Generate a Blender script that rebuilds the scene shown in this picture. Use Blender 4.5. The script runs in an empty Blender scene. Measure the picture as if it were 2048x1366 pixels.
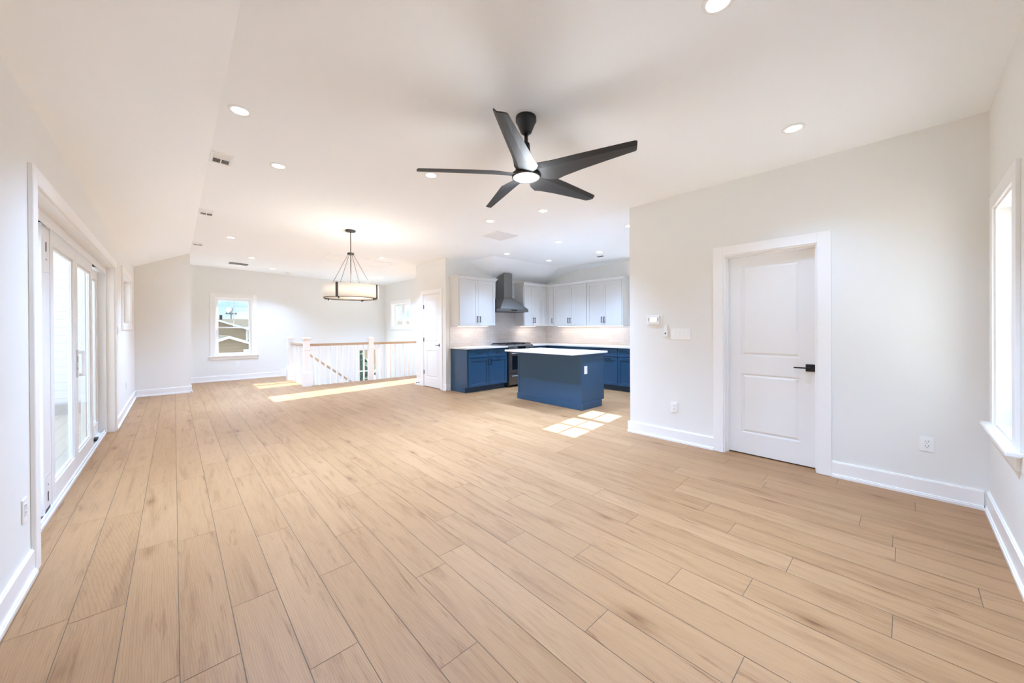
import bpy, bmesh, math, random
from mathutils import Vector, Matrix
random.seed(7)
S = bpy.context.scene
COL = S.collection
PI = math.pi

# ------------------------------------------------------------------ camera
F_PX, YAW, PITCH, ROLL, CY, H = 728.1, math.radians(42.865), math.radians(0.182), math.radians(-0.308), 660.1, 1.29
cam_data = bpy.data.cameras.new('camera')
cam = bpy.data.objects.new('camera', cam_data)
COL.objects.link(cam)
fw = Vector((math.sin(YAW)*math.cos(PITCH), math.cos(YAW)*math.cos(PITCH), -math.sin(PITCH)))
rt = Vector((math.cos(YAW), -math.sin(YAW), 0))
up = rt.cross(fw)
rc = rt*math.cos(ROLL) + up*math.sin(ROLL)
uc = -rt*math.sin(ROLL) + up*math.cos(ROLL)
cam.matrix_world = Matrix(((rc.x, uc.x, -fw.x, 0), (rc.y, uc.y, -fw.y, 0), (rc.z, uc.z, -fw.z, H), (0, 0, 0, 1)))
cam_data.sensor_fit = 'HORIZONTAL'
cam_data.sensor_width = 36.0
cam_data.lens = F_PX*36.0/2048
cam_data.shift_y = (CY-683)/2048.0
cam_data.clip_start = 0.02
cam_data.clip_end = 400
S.camera = cam

# ------------------------------------------------------------------ view, light
S.view_settings.view_transform = 'Standard'
S.view_settings.look = 'None'
S.view_settings.gamma = 1.0
S.view_settings.exposure = 1.52
S.view_settings.use_curve_mapping = False
S.cycles.max_bounces = 18
S.cycles.diffuse_bounces = 16
S.cycles.glossy_bounces = 5
S.cycles.transparent_max_bounces = 16
S.cycles.sample_clamp_indirect = 6.0
S.cycles.caustics_reflective = False
S.cycles.caustics_refractive = False
S.cycles.use_denoising = True

K_CAN = 172.0      # watts of each recessed spot lamp
K_SKY = 0.56      # sky strength
K_SUN = 15.0

def nodes(nt):
    nt.nodes.clear()
    def N(t, **kw):
        n = nt.nodes.new(t)
        for k, v in kw.items():
            setattr(n, k, v)
        return n
    return N, nt.links.new

world = bpy.data.worlds.new('sky')
S.world = world
world.use_nodes = True
N, L = nodes(world.node_tree)
tc = N('ShaderNodeTexCoord')
sep = N('ShaderNodeSeparateXYZ')
L(tc.outputs['Generated'], sep.inputs[0])
ramp = N('ShaderNodeValToRGB')
ramp.color_ramp.elements[0].position = 0.0
ramp.color_ramp.elements[0].color = (0.42, 0.40, 0.36, 1)
ramp.color_ramp.elements[1].position = 0.85
ramp.color_ramp.elements[1].color = (1.5, 1.7, 2.0, 1)
for pos, colr in ((0.499, (0.42, 0.40, 0.36, 1)), (0.5, (0.62, 0.76, 0.90, 1)), (0.54, (0.36, 0.58, 0.88, 1)), (0.60, (0.36, 0.58, 0.88, 1)), (0.68, (1.1, 1.25, 1.5, 1))):
    e = ramp.color_ramp.elements.new(pos); e.color = colr
mr = N('ShaderNodeMapRange')
mr.inputs['From Min'].default_value = -1; mr.inputs['From Max'].default_value = 1
L(sep.outputs['Z'], mr.inputs['Value'])
L(mr.outputs[0], ramp.inputs[0])
mp = N('ShaderNodeMapping'); mp.inputs['Scale'].default_value = (6, 6, 30)
L(tc.outputs['Generated'], mp.inputs[0])
ns = N('ShaderNodeTexNoise'); ns.inputs['Scale'].default_value = 1.3; ns.inputs['Detail'].default_value = 5
L(mp.outputs[0], ns.inputs['Vector'])
cr = N('ShaderNodeValToRGB')
cr.color_ramp.elements[0].position = 0.40; cr.color_ramp.elements[0].color = (0, 0, 0, 1)
cr.color_ramp.elements[1].position = 0.56; cr.color_ramp.elements[1].color = (1, 1, 1, 1)
L(ns.outputs[0], cr.inputs[0])
up_only = N('ShaderNodeMath', operation='GREATER_THAN'); up_only.inputs[1].default_value = 0.0
L(sep.outputs['Z'], up_only.inputs[0])
cm = N('ShaderNodeMath', operation='MULTIPLY')
low = N('ShaderNodeMapRange'); low.inputs['From Min'].default_value = 0.15; low.inputs['From Max'].default_value = 0.3; low.inputs['To Min'].default_value = 1; low.inputs['To Max'].default_value = 0
L(sep.outputs['Z'], low.inputs['Value'])
lm = N('ShaderNodeMath', operation='MULTIPLY'); L(low.outputs[0], lm.inputs[0]); L(up_only.outputs[0], lm.inputs[1])
L(cr.outputs[0], cm.inputs[0]); L(lm.outputs[0], cm.inputs[1])
mix = N('ShaderNodeMixRGB'); mix.inputs['Color2'].default_value = (0.86, 0.88, 0.92, 1)
L(cm.outputs[0], mix.inputs['Fac']); L(ramp.outputs[0], mix.inputs['Color1'])
negx = N('ShaderNodeMath', operation='MULTIPLY'); L(sep.outputs['X'], negx.inputs[0]); negx.inputs[1].default_value = -1.0
hz = N('ShaderNodeMapRange'); hz.inputs['From Min'].default_value = 0.25; hz.inputs['From Max'].default_value = 0.85; L(negx.outputs[0], hz.inputs['Value'])
hzu = N('ShaderNodeMath', operation='MULTIPLY'); L(hz.outputs[0], hzu.inputs[0]); L(up_only.outputs[0], hzu.inputs[1])
side_fill = N('ShaderNodeMixRGB'); side_fill.inputs['Color2'].default_value = (1.85, 2.15, 2.45, 1)  # extra sky brightness added on the sliding-door side to light the room
L(hzu.outputs[0], side_fill.inputs['Fac']); L(mix.outputs[0], side_fill.inputs['Color1'])
bg = N('ShaderNodeBackground'); bg.inputs['Strength'].default_value = K_SKY
L(side_fill.outputs[0], bg.inputs['Color'])
wo = N('ShaderNodeOutputWorld'); L(bg.outputs[0], wo.inputs[0])

sun_d = bpy.data.lights.new('sun', 'SUN')
sun_d.energy = K_SUN; sun_d.angle = math.radians(0.27); sun_d.color = (0.97, 0.94, 0.92)
sun = bpy.data.objects.new('sun', sun_d); COL.objects.link(sun)
sun.rotation_euler = Vector((-1, -0.125, -0.518)).to_track_quat('-Z', 'Y').to_euler()
sun.location = (20, 5, 12)

# ------------------------------------------------------------------ materials
MATS = {}
def mat(name, col, rough=0.5, metal=0.0, spec=0.5, emit=None, strength=0, bump=None, coat=0, var=None):
    if name in MATS: return MATS[name]
    m = bpy.data.materials.new(name); m.use_nodes = True
    N, L = nodes(m.node_tree)
    b = N('ShaderNodeBsdfPrincipled'); o = N('ShaderNodeOutputMaterial'); L(b.outputs[0], o.inputs[0])
    b.inputs['Base Color'].default_value = (*col, 1)
    b.inputs['Roughness'].default_value = rough
    b.inputs['Metallic'].default_value = metal
    b.inputs['Specular IOR Level'].default_value = spec
    b.inputs['Coat Weight'].default_value = coat
    if emit:
        b.inputs['Emission Color'].default_value = (*emit, 1); b.inputs['Emission Strength'].default_value = strength
    if var or bump:
        t = N('ShaderNodeTexCoord'); n = N('ShaderNodeTexNoise')
        sc, amt = (var or bump)
        mpn = N('ShaderNodeMapping'); L(t.outputs['Object'], mpn.inputs[0])
        if isinstance(sc, tuple): mpn.inputs['Scale'].default_value = sc; n.inputs['Scale'].default_value = 1
        else: n.inputs['Scale'].default_value = sc
        n.inputs['Detail'].default_value = 4
        L(mpn.outputs[0], n.inputs['Vector'])
        if var:
            mx = N('ShaderNodeMixRGB'); L(n.outputs[0], mx.inputs['Fac'])
            mx.inputs['Color1'].default_value = (*[c*(1-amt) for c in col], 1)
            mx.inputs['Color2'].default_value = (*[min(1, c*(1+amt)) for c in col], 1)
            L(mx.outputs[0], b.inputs['Base Color'])
        if bump:
            bp = N('ShaderNodeBump'); bp.inputs['Strength'].default_value = bump[1]; bp.inputs['Distance'].default_value = 0.002
            L(n.outputs[0], bp.inputs['Height']); L(bp.outputs[0], b.inputs['Normal'])
    MATS[name] = m
    return m

M_WALL = mat('wall_paint', (0.815, 0.81, 0.78), 0.7, spec=0.3, bump=(250, 0.05))
M_CEIL = mat('ceiling_paint', (0.94, 0.97, 0.985), 0.85, spec=0.15, bump=(120, 0.02))
M_TRIM = mat('white_trim', (0.89, 0.88, 0.865), 0.35, var=(3, 0.01))
M_DOOR = mat('white_door_paint', (0.85, 0.84, 0.825), 0.4, var=(3, 0.01))
M_BLACK = mat('matte_black', (0.010, 0.010, 0.011), 0.45, var=(20, 0.1))
M_DARKH = mat('black_slot', (0.02, 0.02, 0.022), 0.6)
M_FAN = mat('fan_blade_charcoal', (0.036, 0.036, 0.036), 0.5, spec=0.35, bump=((60, 60, 60), 0.05))
M_BRONZE = mat('dark_bronze', (0.05, 0.045, 0.042), 0.4, metal=0.5, var=(10, 0.1))
M_VINYL = mat('white_vinyl', (0.82, 0.83, 0.84), 0.3, var=(2, 0.01))
M_PLAST = mat('white_plastic', (0.87, 0.87, 0.86), 0.35, var=(2, 0.01))
M_NAVY = mat('navy_cabinet_paint', (0.022, 0.072, 0.145), 0.30, var=(4, 0.04))
M_WCAB = mat('white_cabinet_paint', (0.68, 0.665, 0.64), 0.4, var=(4, 0.01))
M_STEEL = mat('brushed_steel', (0.25, 0.245, 0.24), 0.34, metal=1.0, var=((2, 2, 200), 0.1))
M_GRATE = mat('cast_iron', (0.012, 0.012, 0.012), 0.5, bump=(80, 0.2))
M_GLASSBLK = mat('black_glass', (0.006, 0.006, 0.007), 0.08, var=(5, 0.1))
M_QUARTZ = mat('white_quartz', (0.80, 0.77, 0.73), 0.18, var=(8, 0.03))
M_RAIL = mat('oak_handrail', (0.52, 0.37, 0.24), 0.4, var=((3, 20, 20), 0.12))
M_GREYVENT = mat('vent_shade_button_grey', (0.10, 0.10, 0.10), 0.7, var=(30, 0.2))  # painted stand-in for shade in the ceiling vents; also plain button grey
M_LENS = mat('led_lens', (1, 1, 1), 0.4, emit=(1, 0.985, 0.96), strength=2.2)
M_LENSFAN = mat('fan_lens', (1, 1, 1), 0.4, emit=(1, 0.93, 0.82), strength=1.4)
M_LEDWARM = mat('warm_led_strip', (1, 1, 1), 0.4, emit=(1, 0.80, 0.62), strength=1.6)
M_LCD = mat('thermostat_display', (0.9, 0.95, 0.9), 0.3, emit=(0.95, 1, 0.95), strength=0.5)

def glass_mat():
    m = bpy.data.materials.new('window_glass'); m.use_nodes = True
    N, L = nodes(m.node_tree)
    t = N('ShaderNodeBsdfTransparent'); t.inputs[0].default_value = (0.96, 0.98, 0.97, 1)
    g = N('ShaderNodeBsdfGlossy'); g.inputs['Roughness'].default_value = 0.02
    lw = N('ShaderNodeLayerWeight'); lw.inputs[0].default_value = 0.5
    pw = N('ShaderNodeMath', operation='POWER'); L(lw.outputs['Facing'], pw.inputs[0]); pw.inputs[1].default_value = 5.0
    fr = N('ShaderNodeMath', operation='MULTIPLY_ADD'); L(pw.outputs[0], fr.inputs[0]); fr.inputs[1].default_value = 0.55; fr.inputs[2].default_value = 0.03
    mx = N('ShaderNodeMixShader'); o = N('ShaderNodeOutputMaterial')
    L(fr.outputs[0], mx.inputs[0]); L(t.outputs[0], mx.inputs[1]); L(g.outputs[0], mx.inputs[2]); L(mx.outputs[0], o.inputs[0])
    return m
M_GLASS = glass_mat()

def fabric_mat(name, col, trans):
    m = bpy.data.materials.new(name); m.use_nodes = True
    N, L = nodes(m.node_tree)
    d = N('ShaderNodeBsdfDiffuse'); t = N('ShaderNodeBsdfTranslucent'); mx = N('ShaderNodeMixShader'); o = N('ShaderNodeOutputMaterial')
    tcn = N('ShaderNodeTexCoord'); nz = N('ShaderNodeTexNoise'); nz.inputs['Scale'].default_value = 90
    L(tcn.outputs['Object'], nz.inputs['Vector'])
    c = N('ShaderNodeMixRGB'); c.inputs['Color1'].default_value = (*[v*0.96 for v in col], 1); c.inputs['Color2'].default_value = (*col, 1)
    L(nz.outputs[0], c.inputs['Fac']); L(c.outputs[0], d.inputs[0]); L(c.outputs[0], t.inputs[0])
    mx.inputs[0].default_value = trans
    L(d.outputs[0], mx.inputs[1]); L(t.outputs[0], mx.inputs[2]); L(mx.outputs[0], o.inputs[0])
    return m
M_SHADE = fabric_mat('drum_fabric', (0.88, 0.86, 0.83), 0.35)
M_DIFF = fabric_mat('pendant_diffuser', (0.92, 0.90, 0.86), 0.5)

def wood_mat():
    m = bpy.data.materials.new('oak_plank_floor'); m.use_nodes = True
    N, L = nodes(m.node_tree)
    b = N('ShaderNodeBsdfPrincipled'); o = N('ShaderNodeOutputMaterial'); L(b.outputs[0], o.inputs[0])
    t = N('ShaderNodeTexCoord')
    at_ = N('ShaderNodeAttribute', attribute_name='plank')
    off = N('ShaderNodeVectorMath', operation='SCALE'); off.inputs['Scale'].default_value = 37.0
    L(at_.outputs['Color'], off.inputs[0])
    add = N('ShaderNodeVectorMath', operation='ADD'); L(t.outputs['Object'], add.inputs[0]); L(off.outputs[0], add.inputs[1])
    def noise(scale, detail, rough=0.5, dist=0.0):
        mpn = N('ShaderNodeMapping'); mpn.inputs['Scale'].default_value = scale
        L(add.outputs[0], mpn.inputs[0])
        n = N('ShaderNodeTexNoise'); n.inputs['Scale'].default_value = 1; n.inputs['Detail'].default_value = detail
        n.inputs['Roughness'].default_value = rough; n.inputs['Distortion'].default_value = dist
        L(mpn.outputs[0], n.inputs['Vector']); return n
    def ramp_(src, stops):
        r = N('ShaderNodeValToRGB'); L(src, r.inputs[0])
        els = r.color_ramp.elements
        els[0].position, els[0].color = stops[0][0], (*stops[0][1], 1)
        els[1].position, els[1].color = stops[-1][0], (*stops[-1][1], 1)
        for p_, c_ in stops[1:-1]:
            e_ = els.new(p_); e_.color = (*c_, 1)
        return r
    def mul(a, bb, fac=1.0, typ='MULTIPLY'):
        x = N('ShaderNodeMixRGB', blend_type=typ); x.inputs[0].default_value = fac
        L(a, x.inputs[1]); L(bb, x.inputs[2]); return x.outputs[0]
    sepc = N('ShaderNodeSeparateColor'); L(at_.outputs['Color'], sepc.inputs[0])
    base = ramp_(sepc.outputs[0], [(0.0, (0.366, 0.197, 0.088)), (0.5, (0.386, 0.211, 0.096)), (1.0, (0.408, 0.227, 0.107))])
    g1 = noise((13, 1.1, 1), 6, 0.62, 0.9)
    r1 = ramp_(g1.outputs[0], [(0.30, (0.72, 0.66, 0.60)), (0.47, (0.98, 0.975, 0.97)), (0.7, (1.06, 1.07, 1.08))])
    g2 = noise((130, 5, 1), 4, 0.65)
    r2 = ramp_(g2.outputs[0], [(0.30, (0.88, 0.86, 0.84)), (0.52, (1, 1, 1)), (0.8, (1.04, 1.04, 1.04))])
    c = mul(base.outputs[0], r1.outputs[0], 0.75); c = mul(c, r2.outputs[0], 0.8)
    # cathedral rings
    wv = N('ShaderNodeTexWave', wave_type='RINGS', rings_direction='Z'); wv.inputs['Scale'].default_value = 5.5
    wv.inputs['Distortion'].default_value = 5.0; wv.inputs['Detail'].default_value = 2.5; wv.inputs['Detail Scale'].default_value = 1.4
    mpw = N('ShaderNodeMapping'); mpw.inputs['Scale'].default_value = (6.5, 0.85, 1); L(add.outputs[0], mpw.inputs[0]); L(mpw.outputs[0], wv.inputs['Vector'])
    r3 = ramp_(wv.outputs[0], [(0.0, (0.86, 0.83, 0.80)), (0.30, (1, 1, 1)), (1.0, (1.0, 1.0, 1.0))])
    c = mul(c, r3.outputs[0], 0.9)
    # dark streaks and knots
    g4 = noise((17.0, 1.5, 1), 5, 0.62, 1.6)
    r4 = ramp_(g4.outputs[0], [(0.0, (0.40, 0.30, 0.23)), (0.28, (0.58, 0.48, 0.40)), (0.36, (0.86, 0.82, 0.78)), (0.44, (1, 1, 1)), (1.0, (1, 1, 1))])
    c = mul(c, r4.outputs[0], 0.9)
    vr = N('ShaderNodeTexVoronoi'); mpv = N('ShaderNodeMapping'); mpv.inputs['Scale'].default_value = (4.0, 1.4, 1)
    wob = N('ShaderNodeMixRGB', blend_type='ADD'); wob.inputs[0].default_value = 0.045; L(add.outputs[0], wob.inputs[1]); L(g2.outputs['Color'], wob.inputs[2])
    L(wob.outputs[0], mpv.inputs[0]); L(mpv.outputs[0], vr.inputs['Vector']); vr.inputs['Scale'].default_value = 1
    r5 = ramp_(vr.outputs['Distance'], [(0.0, (0.30, 0.20, 0.14)), (0.035, (0.55, 0.43, 0.35)), (0.09, (0.84, 0.79, 0.74)), (0.20, (1, 1, 1)), (1.0, (1, 1, 1))])
    c = mul(c, r5.outputs[0], 0.85)
    L(c, b.inputs['Base Color'])
    b.inputs['Roughness'].default_value = 0.42
    b.inputs['Specular IOR Level'].default_value = 0.33
    bp = N('ShaderNodeBump'); bp.inputs['Strength'].default_value = 0.12; bp.inputs['Distance'].default_value = 0.002
    L(g2.outputs[0], bp.inputs['Height']); L(bp.outputs[0], b.inputs['Normal'])
    return m
M_FLOOR = wood_mat()
M_GAP = mat('plank_joint_brown', (0.13, 0.085, 0.05), 0.7, var=(10, 0.1))

def tile_mat():
    m = bpy.data.materials.new('glazed_tile'); m.use_nodes = True
    N, L = nodes(m.node_tree)
    b = N('ShaderNodeBsdfPrincipled'); o = N('ShaderNodeOutputMaterial'); L(b.outputs[0], o.inputs[0])
    t = N('ShaderNodeTexCoord'); sp = N('ShaderNodeSeparateXYZ'); L(t.outputs['Object'], sp.inputs[0])
    ad = N('ShaderNodeMath', operation='ADD'); L(sp.outputs[0], ad.inputs[0]); L(sp.outputs[1], ad.inputs[1])
    cb = N('ShaderNodeCombineXYZ'); L(ad.outputs[0], cb.inputs[0]); L(sp.outputs[2], cb.inputs[1])
    br = N('ShaderNodeTexBrick'); br.inputs['Scale'].default_value = 1
    br.inputs['Brick Width'].default_value = 0.20; br.inputs['Row Height'].default_value = 0.065
    br.inputs['Mortar Size'].default_value = 0.0018; br.inputs['Mortar Smooth'].default_value = 0.3
    br.inputs['Color1'].default_value = (0.66, 0.615, 0.585, 1); br.inputs['Color2'].default_value = (0.72, 0.68, 0.65, 1)
    br.inputs['Mortar'].default_value = (0.60, 0.58, 0.56, 1)
    L(cb.outputs[0], br.inputs['Vector']); L(br.outputs['Color'], b.inputs['Base Color'])
    nz = N('ShaderNodeTexNoise'); nz.inputs['Scale'].default_value = 22; L(t.outputs['Object'], nz.inputs['Vector'])
    mt = N('ShaderNodeMath', operation='MULTIPLY_ADD'); L(br.outputs['Fac'], mt.inputs[0]); mt.inputs[1].default_value = -0.5; L(nz.outputs[0], mt.inputs[2])
    bp = N('ShaderNodeBump'); bp.inputs['Strength'].default_value = 0.55; bp.inputs['Distance'].default_value = 0.006
    L(mt.outputs[0], bp.inputs['Height']); L(bp.outputs[0], b.inputs['Normal'])
    b.inputs['Roughness'].default_value = 0.12
    return m
M_TILE = tile_mat()

def siding_mat(name, c1, lap=0.13, axis=2):
    m = bpy.data.materials.new(name); m.use_nodes = True
    N, L = nodes(m.node_tree)
    b = N('ShaderNodeBsdfPrincipled'); o = N('ShaderNodeOutputMaterial'); L(b.outputs[0], o.inputs[0])
    t = N('ShaderNodeTexCoord'); sp = N('ShaderNodeSeparateXYZ'); L(t.outputs['Object'], sp.inputs[0])
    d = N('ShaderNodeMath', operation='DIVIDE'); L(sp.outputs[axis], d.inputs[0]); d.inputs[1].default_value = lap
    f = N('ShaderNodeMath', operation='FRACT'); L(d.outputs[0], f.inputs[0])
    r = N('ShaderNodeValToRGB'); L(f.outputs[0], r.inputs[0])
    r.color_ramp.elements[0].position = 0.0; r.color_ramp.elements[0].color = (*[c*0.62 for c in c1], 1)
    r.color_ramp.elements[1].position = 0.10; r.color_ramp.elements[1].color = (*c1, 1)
    L(r.outputs[0], b.inputs['Base Color']); b.inputs['Roughness'].default_value = 0.7
    bp = N('ShaderNodeBump'); bp.inputs['Distance'].default_value = 0.012; bp.inputs['Strength'].default_value = 0.6
    L(f.outputs[0], bp.inputs['Height']); L(bp.outputs[0], b.inputs['Normal'])
    return m
M_SIDW = siding_mat('white_lap_siding', (0.80, 0.80, 0.79))
M_SIDT = siding_mat('tan_lap_siding', (0.205, 0.160, 0.108), 0.16)
M_DECK = siding_mat('grey_deck_boards', (0.58, 0.58, 0.57), 0.14, axis=0)
M_SHING = mat('grey_brown_shingles', (0.065, 0.06, 0.046), 0.9, var=(6, 0.55))
M_OUTW = mat('exterior_white_trim', (0.50, 0.52, 0.54), 0.5, var=(2, 0.02))
M_POLE = mat('weathered_pole', (0.05, 0.05, 0.05), 0.9, var=(5, 0.2))
M_GRAVEL = mat('pale_gravel_ground', (0.66, 0.66, 0.64), 0.95, var=(3, 0.25))
M_ROAD = mat('asphalt_road', (0.16, 0.165, 0.17), 0.9, var=(2, 0.15))
M_LEAF = mat('dark_evergreen_foliage', (0.022, 0.05, 0.03), 0.9, var=(7, 0.6))
M_BARK = mat('bark', (0.09, 0.065, 0.045), 0.9, var=(8, 0.3))

# ------------------------------------------------------------------ helpers
def wloc(o):
    v = Vector((0, 0, 0))
    while o:
        v += o.location; o = o.parent
    return v

def tag(o, label=None, cat=None, group=None, kind=None):
    if label: o['label'] = label
    if cat: o['category'] = cat
    if group: o['group'] = group
    if kind: o['kind'] = kind
    return o

def thing(name, label, cat, loc, group=None, kind=None):
    o = bpy.data.objects.new(name, None); COL.objects.link(o)
    o.location = loc; o.empty_display_size = 0.1
    return tag(o, label, cat, group, kind)

class MB:
    def __init__(self, T=None):
        self.v = []; self.f = []; self.m = []; self.cur = 0; self.T = T; self.sm = []
        self.smooth = False
    def _add(self, vs, fs):
        n = len(self.v)
        if self.T: vs = [self.T(*p) for p in vs]
        self.v += [tuple(p) for p in vs]
        for f in fs:
            self.f.append([i+n for i in f]); self.m.append(self.cur); self.sm.append(self.smooth)
        return self
    def box(self, x0, x1, y0, y1, z0, z1):
        x0, x1 = min(x0, x1), max(x0, x1); y0, y1 = min(y0, y1), max(y0, y1); z0, z1 = min(z0, z1), max(z0, z1)
        vs = [(x0, y0, z0), (x1, y0, z0), (x1, y1, z0), (x0, y1, z0), (x0, y0, z1), (x1, y0, z1), (x1, y1, z1), (x0, y1, z1)]
        return self._add(vs, [(0, 3, 2, 1), (4, 5, 6, 7), (0, 1, 5, 4), (1, 2, 6, 5), (2, 3, 7, 6), (3, 0, 4, 7)])
    def hexa(self, bot, top):
        vs = list(bot)+list(top); n = len(bot)
        fs = [tuple(range(n))[::-1], tuple(range(n, 2*n))]
        for i in range(n): fs.append((i, (i+1) % n, n+(i+1) % n, n+i))
        return self._add(vs, fs)
    def prism(self, poly, vec):
        vec = Vector(vec)
        return self.hexa(poly, [tuple(Vector(p)+vec) for p in poly])
    def cyl(self, p0, p1, r0, r1=None, n=16, cap=True):
        r1 = r0 if r1 is None else r1
        p0, p1 = Vector(p0), Vector(p1); d = (p1-p0).normalized()
        a = d.orthogonal().normalized(); b = d.cross(a)
        vs = []
        for p, r in ((p0, r0), (p1, r1)):
            for i in range(n):
                t = 2*PI*i/n; vs.append(tuple(p+a*r*math.cos(t)+b*r*math.sin(t)))
        fs = [(i, (i+1) % n, n+(i+1) % n, n+i) for i in range(n)]
        sm, self.smooth = self.smooth, True
        self._add(vs, fs); self.smooth = sm
        if cap:
            self._add(vs[:n], [tuple(range(n))[::-1]]); self._add(vs[n:], [tuple(range(n))])
        return self
    def lathe(self, prof, c, n=32, closed=False):
        cx, cy, cz = c; vs = []
        for r, z in prof:
            for i in range(n):
                t = 2*PI*i/n; vs.append((cx+r*math.cos(t), cy+r*math.sin(t), cz+z))
        k = len(prof); fs = []
        rng = range(k) if closed else range(k-1)
        for j in rng:
            j2 = (j+1) % k
            for i in range(n):
                fs.append((j*n+i, j*n+(i+1) % n, j2*n+(i+1) % n, j2*n+i))
        if not closed:
            if prof[0][0] > 1e-5: fs.append(tuple(range(n))[::-1])
            if prof[-1][0] > 1e-5: fs.append(tuple(range((k-1)*n, k*n)))
        sm, self.smooth = self.smooth, True
        self._add(vs, fs); self.smooth = sm
        return self
    def build(self, name, mats, parent=None, bevel=0, seg=1, normals=True):
        if not isinstance(mats, (list, tuple)): mats = [mats]
        if parent: org = wloc(parent)
        else:
            xs, ys, zs = zip(*self.v); org = Vector(((min(xs)+max(xs))/2, (min(ys)+max(ys))/2, min(zs)))
        me = bpy.data.meshes.new(name)
        me.from_pydata([tuple(Vector(p)-org) for p in self.v], [], self.f)
        for m in mats: me.materials.append(m)
        me.polygons.foreach_set('material_index', self.m)
        me.polygons.foreach_set('use_smooth', self.sm)
        bm = bmesh.new(); bm.from_mesh(me)
        if any(self.sm): bmesh.ops.remove_doubles(bm, verts=bm.verts, dist=1e-5)
        if normals: bmesh.ops.recalc_face_normals(bm, faces=bm.faces)
        if bevel:
            es = [e for e in bm.edges if len(e.link_faces) == 2 and e.calc_face_angle(0) > 0.6]
            bmesh.ops.bevel(bm, geom=es, offset=bevel, segments=seg, affect='EDGES', clamp_overlap=True)
        bm.to_mesh(me); bm.free()
        o = bpy.data.objects.new(name, me); COL.objects.link(o)
        if parent: o.parent = parent
        else: o.location = org
        return o

def struct(o, label, cat):
    return tag(o, label, cat, kind='structure')

def dup(o, loc=None, label=None):
    """copy a thing with its parts and sub-parts"""
    c = o.copy(); COL.objects.link(c)
    if loc is not None: c.location = loc
    if label: c['label'] = label
    for ch in list(o.children):
        d = dup(ch); d.parent = c
    return c

def add_lamp(kind, name, parent, loc, energy, color=(1, 0.97, 0.92), size=0.06, sx=None, sy=None, rot=None):
    d = bpy.data.lights.new(name, kind); d.energy = energy; d.color = color
    if kind == 'AREA':
        if sx: d.shape = 'RECTANGLE'; d.size = sx; d.size_y = sy
        else: d.shape = 'DISK'; d.size = size*2
    else: d.shadow_soft_size = size
    o = bpy.data.objects.new(name, d); COL.objects.link(o)
    o.location = loc
    if rot: o.rotation_euler = rot
    if parent: o.parent = parent
    return o

# planes of the place
XL, XR, YN, YP, YF, YK, XK, XS = -0.565, 4.17, -0.405, 10.14, 11.85, 6.53, 7.30, 5.18
ZT = 3.15
CE = [(-0.565, 2.53), (0.25, 2.905), (4.17, 2.787), (4.78, 2.785), (7.30, 2.775)]
def zceil(x):
    if x <= CE[0][0]: return CE[0][1]
    for (a, za), (b, zb) in zip(CE, CE[1:]):
        if x <= b: return za+(zb-za)*(x-a)/(b-a)
    return CE[-1][1]

# ------------------------------------------------------------------ floor
STAIR = (2.27, XS, 9.36, YF)      # opening of the stairwell
def in_open(x, y): return x > STAIR[0] and y > STAIR[2]
def build_floor():
    W, LN, G = 0.1805, 1.216, 0.0013
    joints = {-2: 2.506, 0: 1.806, 1: 2.13, 2: 1.536, 4: 1.20, 7: 0.926, 9: 1.269, 10: 0.815, 12: 0.037, 13: 0.426, 14: 0.758, 15: -0.246, 16: 0.036}
    vs, fs, cols = [], [], []
    def rect(x0, x1, y0, y1, c):
        if x1-x0 < 0.004 or y1-y0 < 0.004: return
        n = len(vs); vs.extend([(x0, y0, 0), (x1, y0, 0), (x1, y1, 0), (x0, y1, 0)]); fs.append((n, n+1, n+2, n+3)); cols.append(c)
    k = -4
    rr = random.Random(3)
    while 0.008+k*W < XK+0.1:
        x0, x1 = 0.008+k*W, 0.008+(k+1)*W
        j = joints.get(k, rr.uniform(0, LN))
        y = j - math.ceil((j-YN)/LN)*LN - LN
        while y < YF+0.1:
            c = (rr.random(), rr.random(), rr.random())
            a, b, p, q = max(x0+G, XL-0.10), min(x1-G, XK), max(y+G, YN-0.02), min(y+LN-G, YF)
            if b > a and q > p:
                if a < STAIR[0] < b and q > STAIR[2]:
                    rect(a, b, p, min(q, STAIR[2]), c) if p < STAIR[2] else None
                    rect(a, STAIR[0], max(p, STAIR[2]), q, c)
                elif a >= STAIR[0]:
                    rect(a, b, p, min(q, STAIR[2]), c)
                else: rect(a, b, p, q, c)
            y += LN
        k += 1
    n0 = len(fs)
    mb = MB()
    for x0, x1, y0, y1 in ((XL-0.10, XK, YN-0.02, STAIR[2]), (XL-0.10, STAIR[0], STAIR[2], YF)):
        mb.box(x0, x1, y0, y1, -0.30, -0.0012)
    off = len(vs)
    vs += mb.v; fs += [tuple(i+off for i in f) for f in mb.f]
    me = bpy.data.meshes.new('floor'); me.from_pydata(vs, [], fs)
    me.materials.append(M_FLOOR); me.materials.append(M_GAP)
    for i, p in enumerate(me.polygons): p.material_index = 0 if i < n0 else 1
    ca = me.color_attributes.new('plank', 'FLOAT_COLOR', 'CORNER')
    for i, p in enumerate(me.polygons):
        c = cols[i] if i < n0 else (0.5, 0.5, 0.5)
        for li in p.loop_indices: ca.data[li].color = (*c, 1)
    o = bpy.data.objects.new('floor', me); COL.objects.link(o)
    struct(o, 'wide light oak plank floor running through the whole open room', 'floor')
build_floor()

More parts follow.
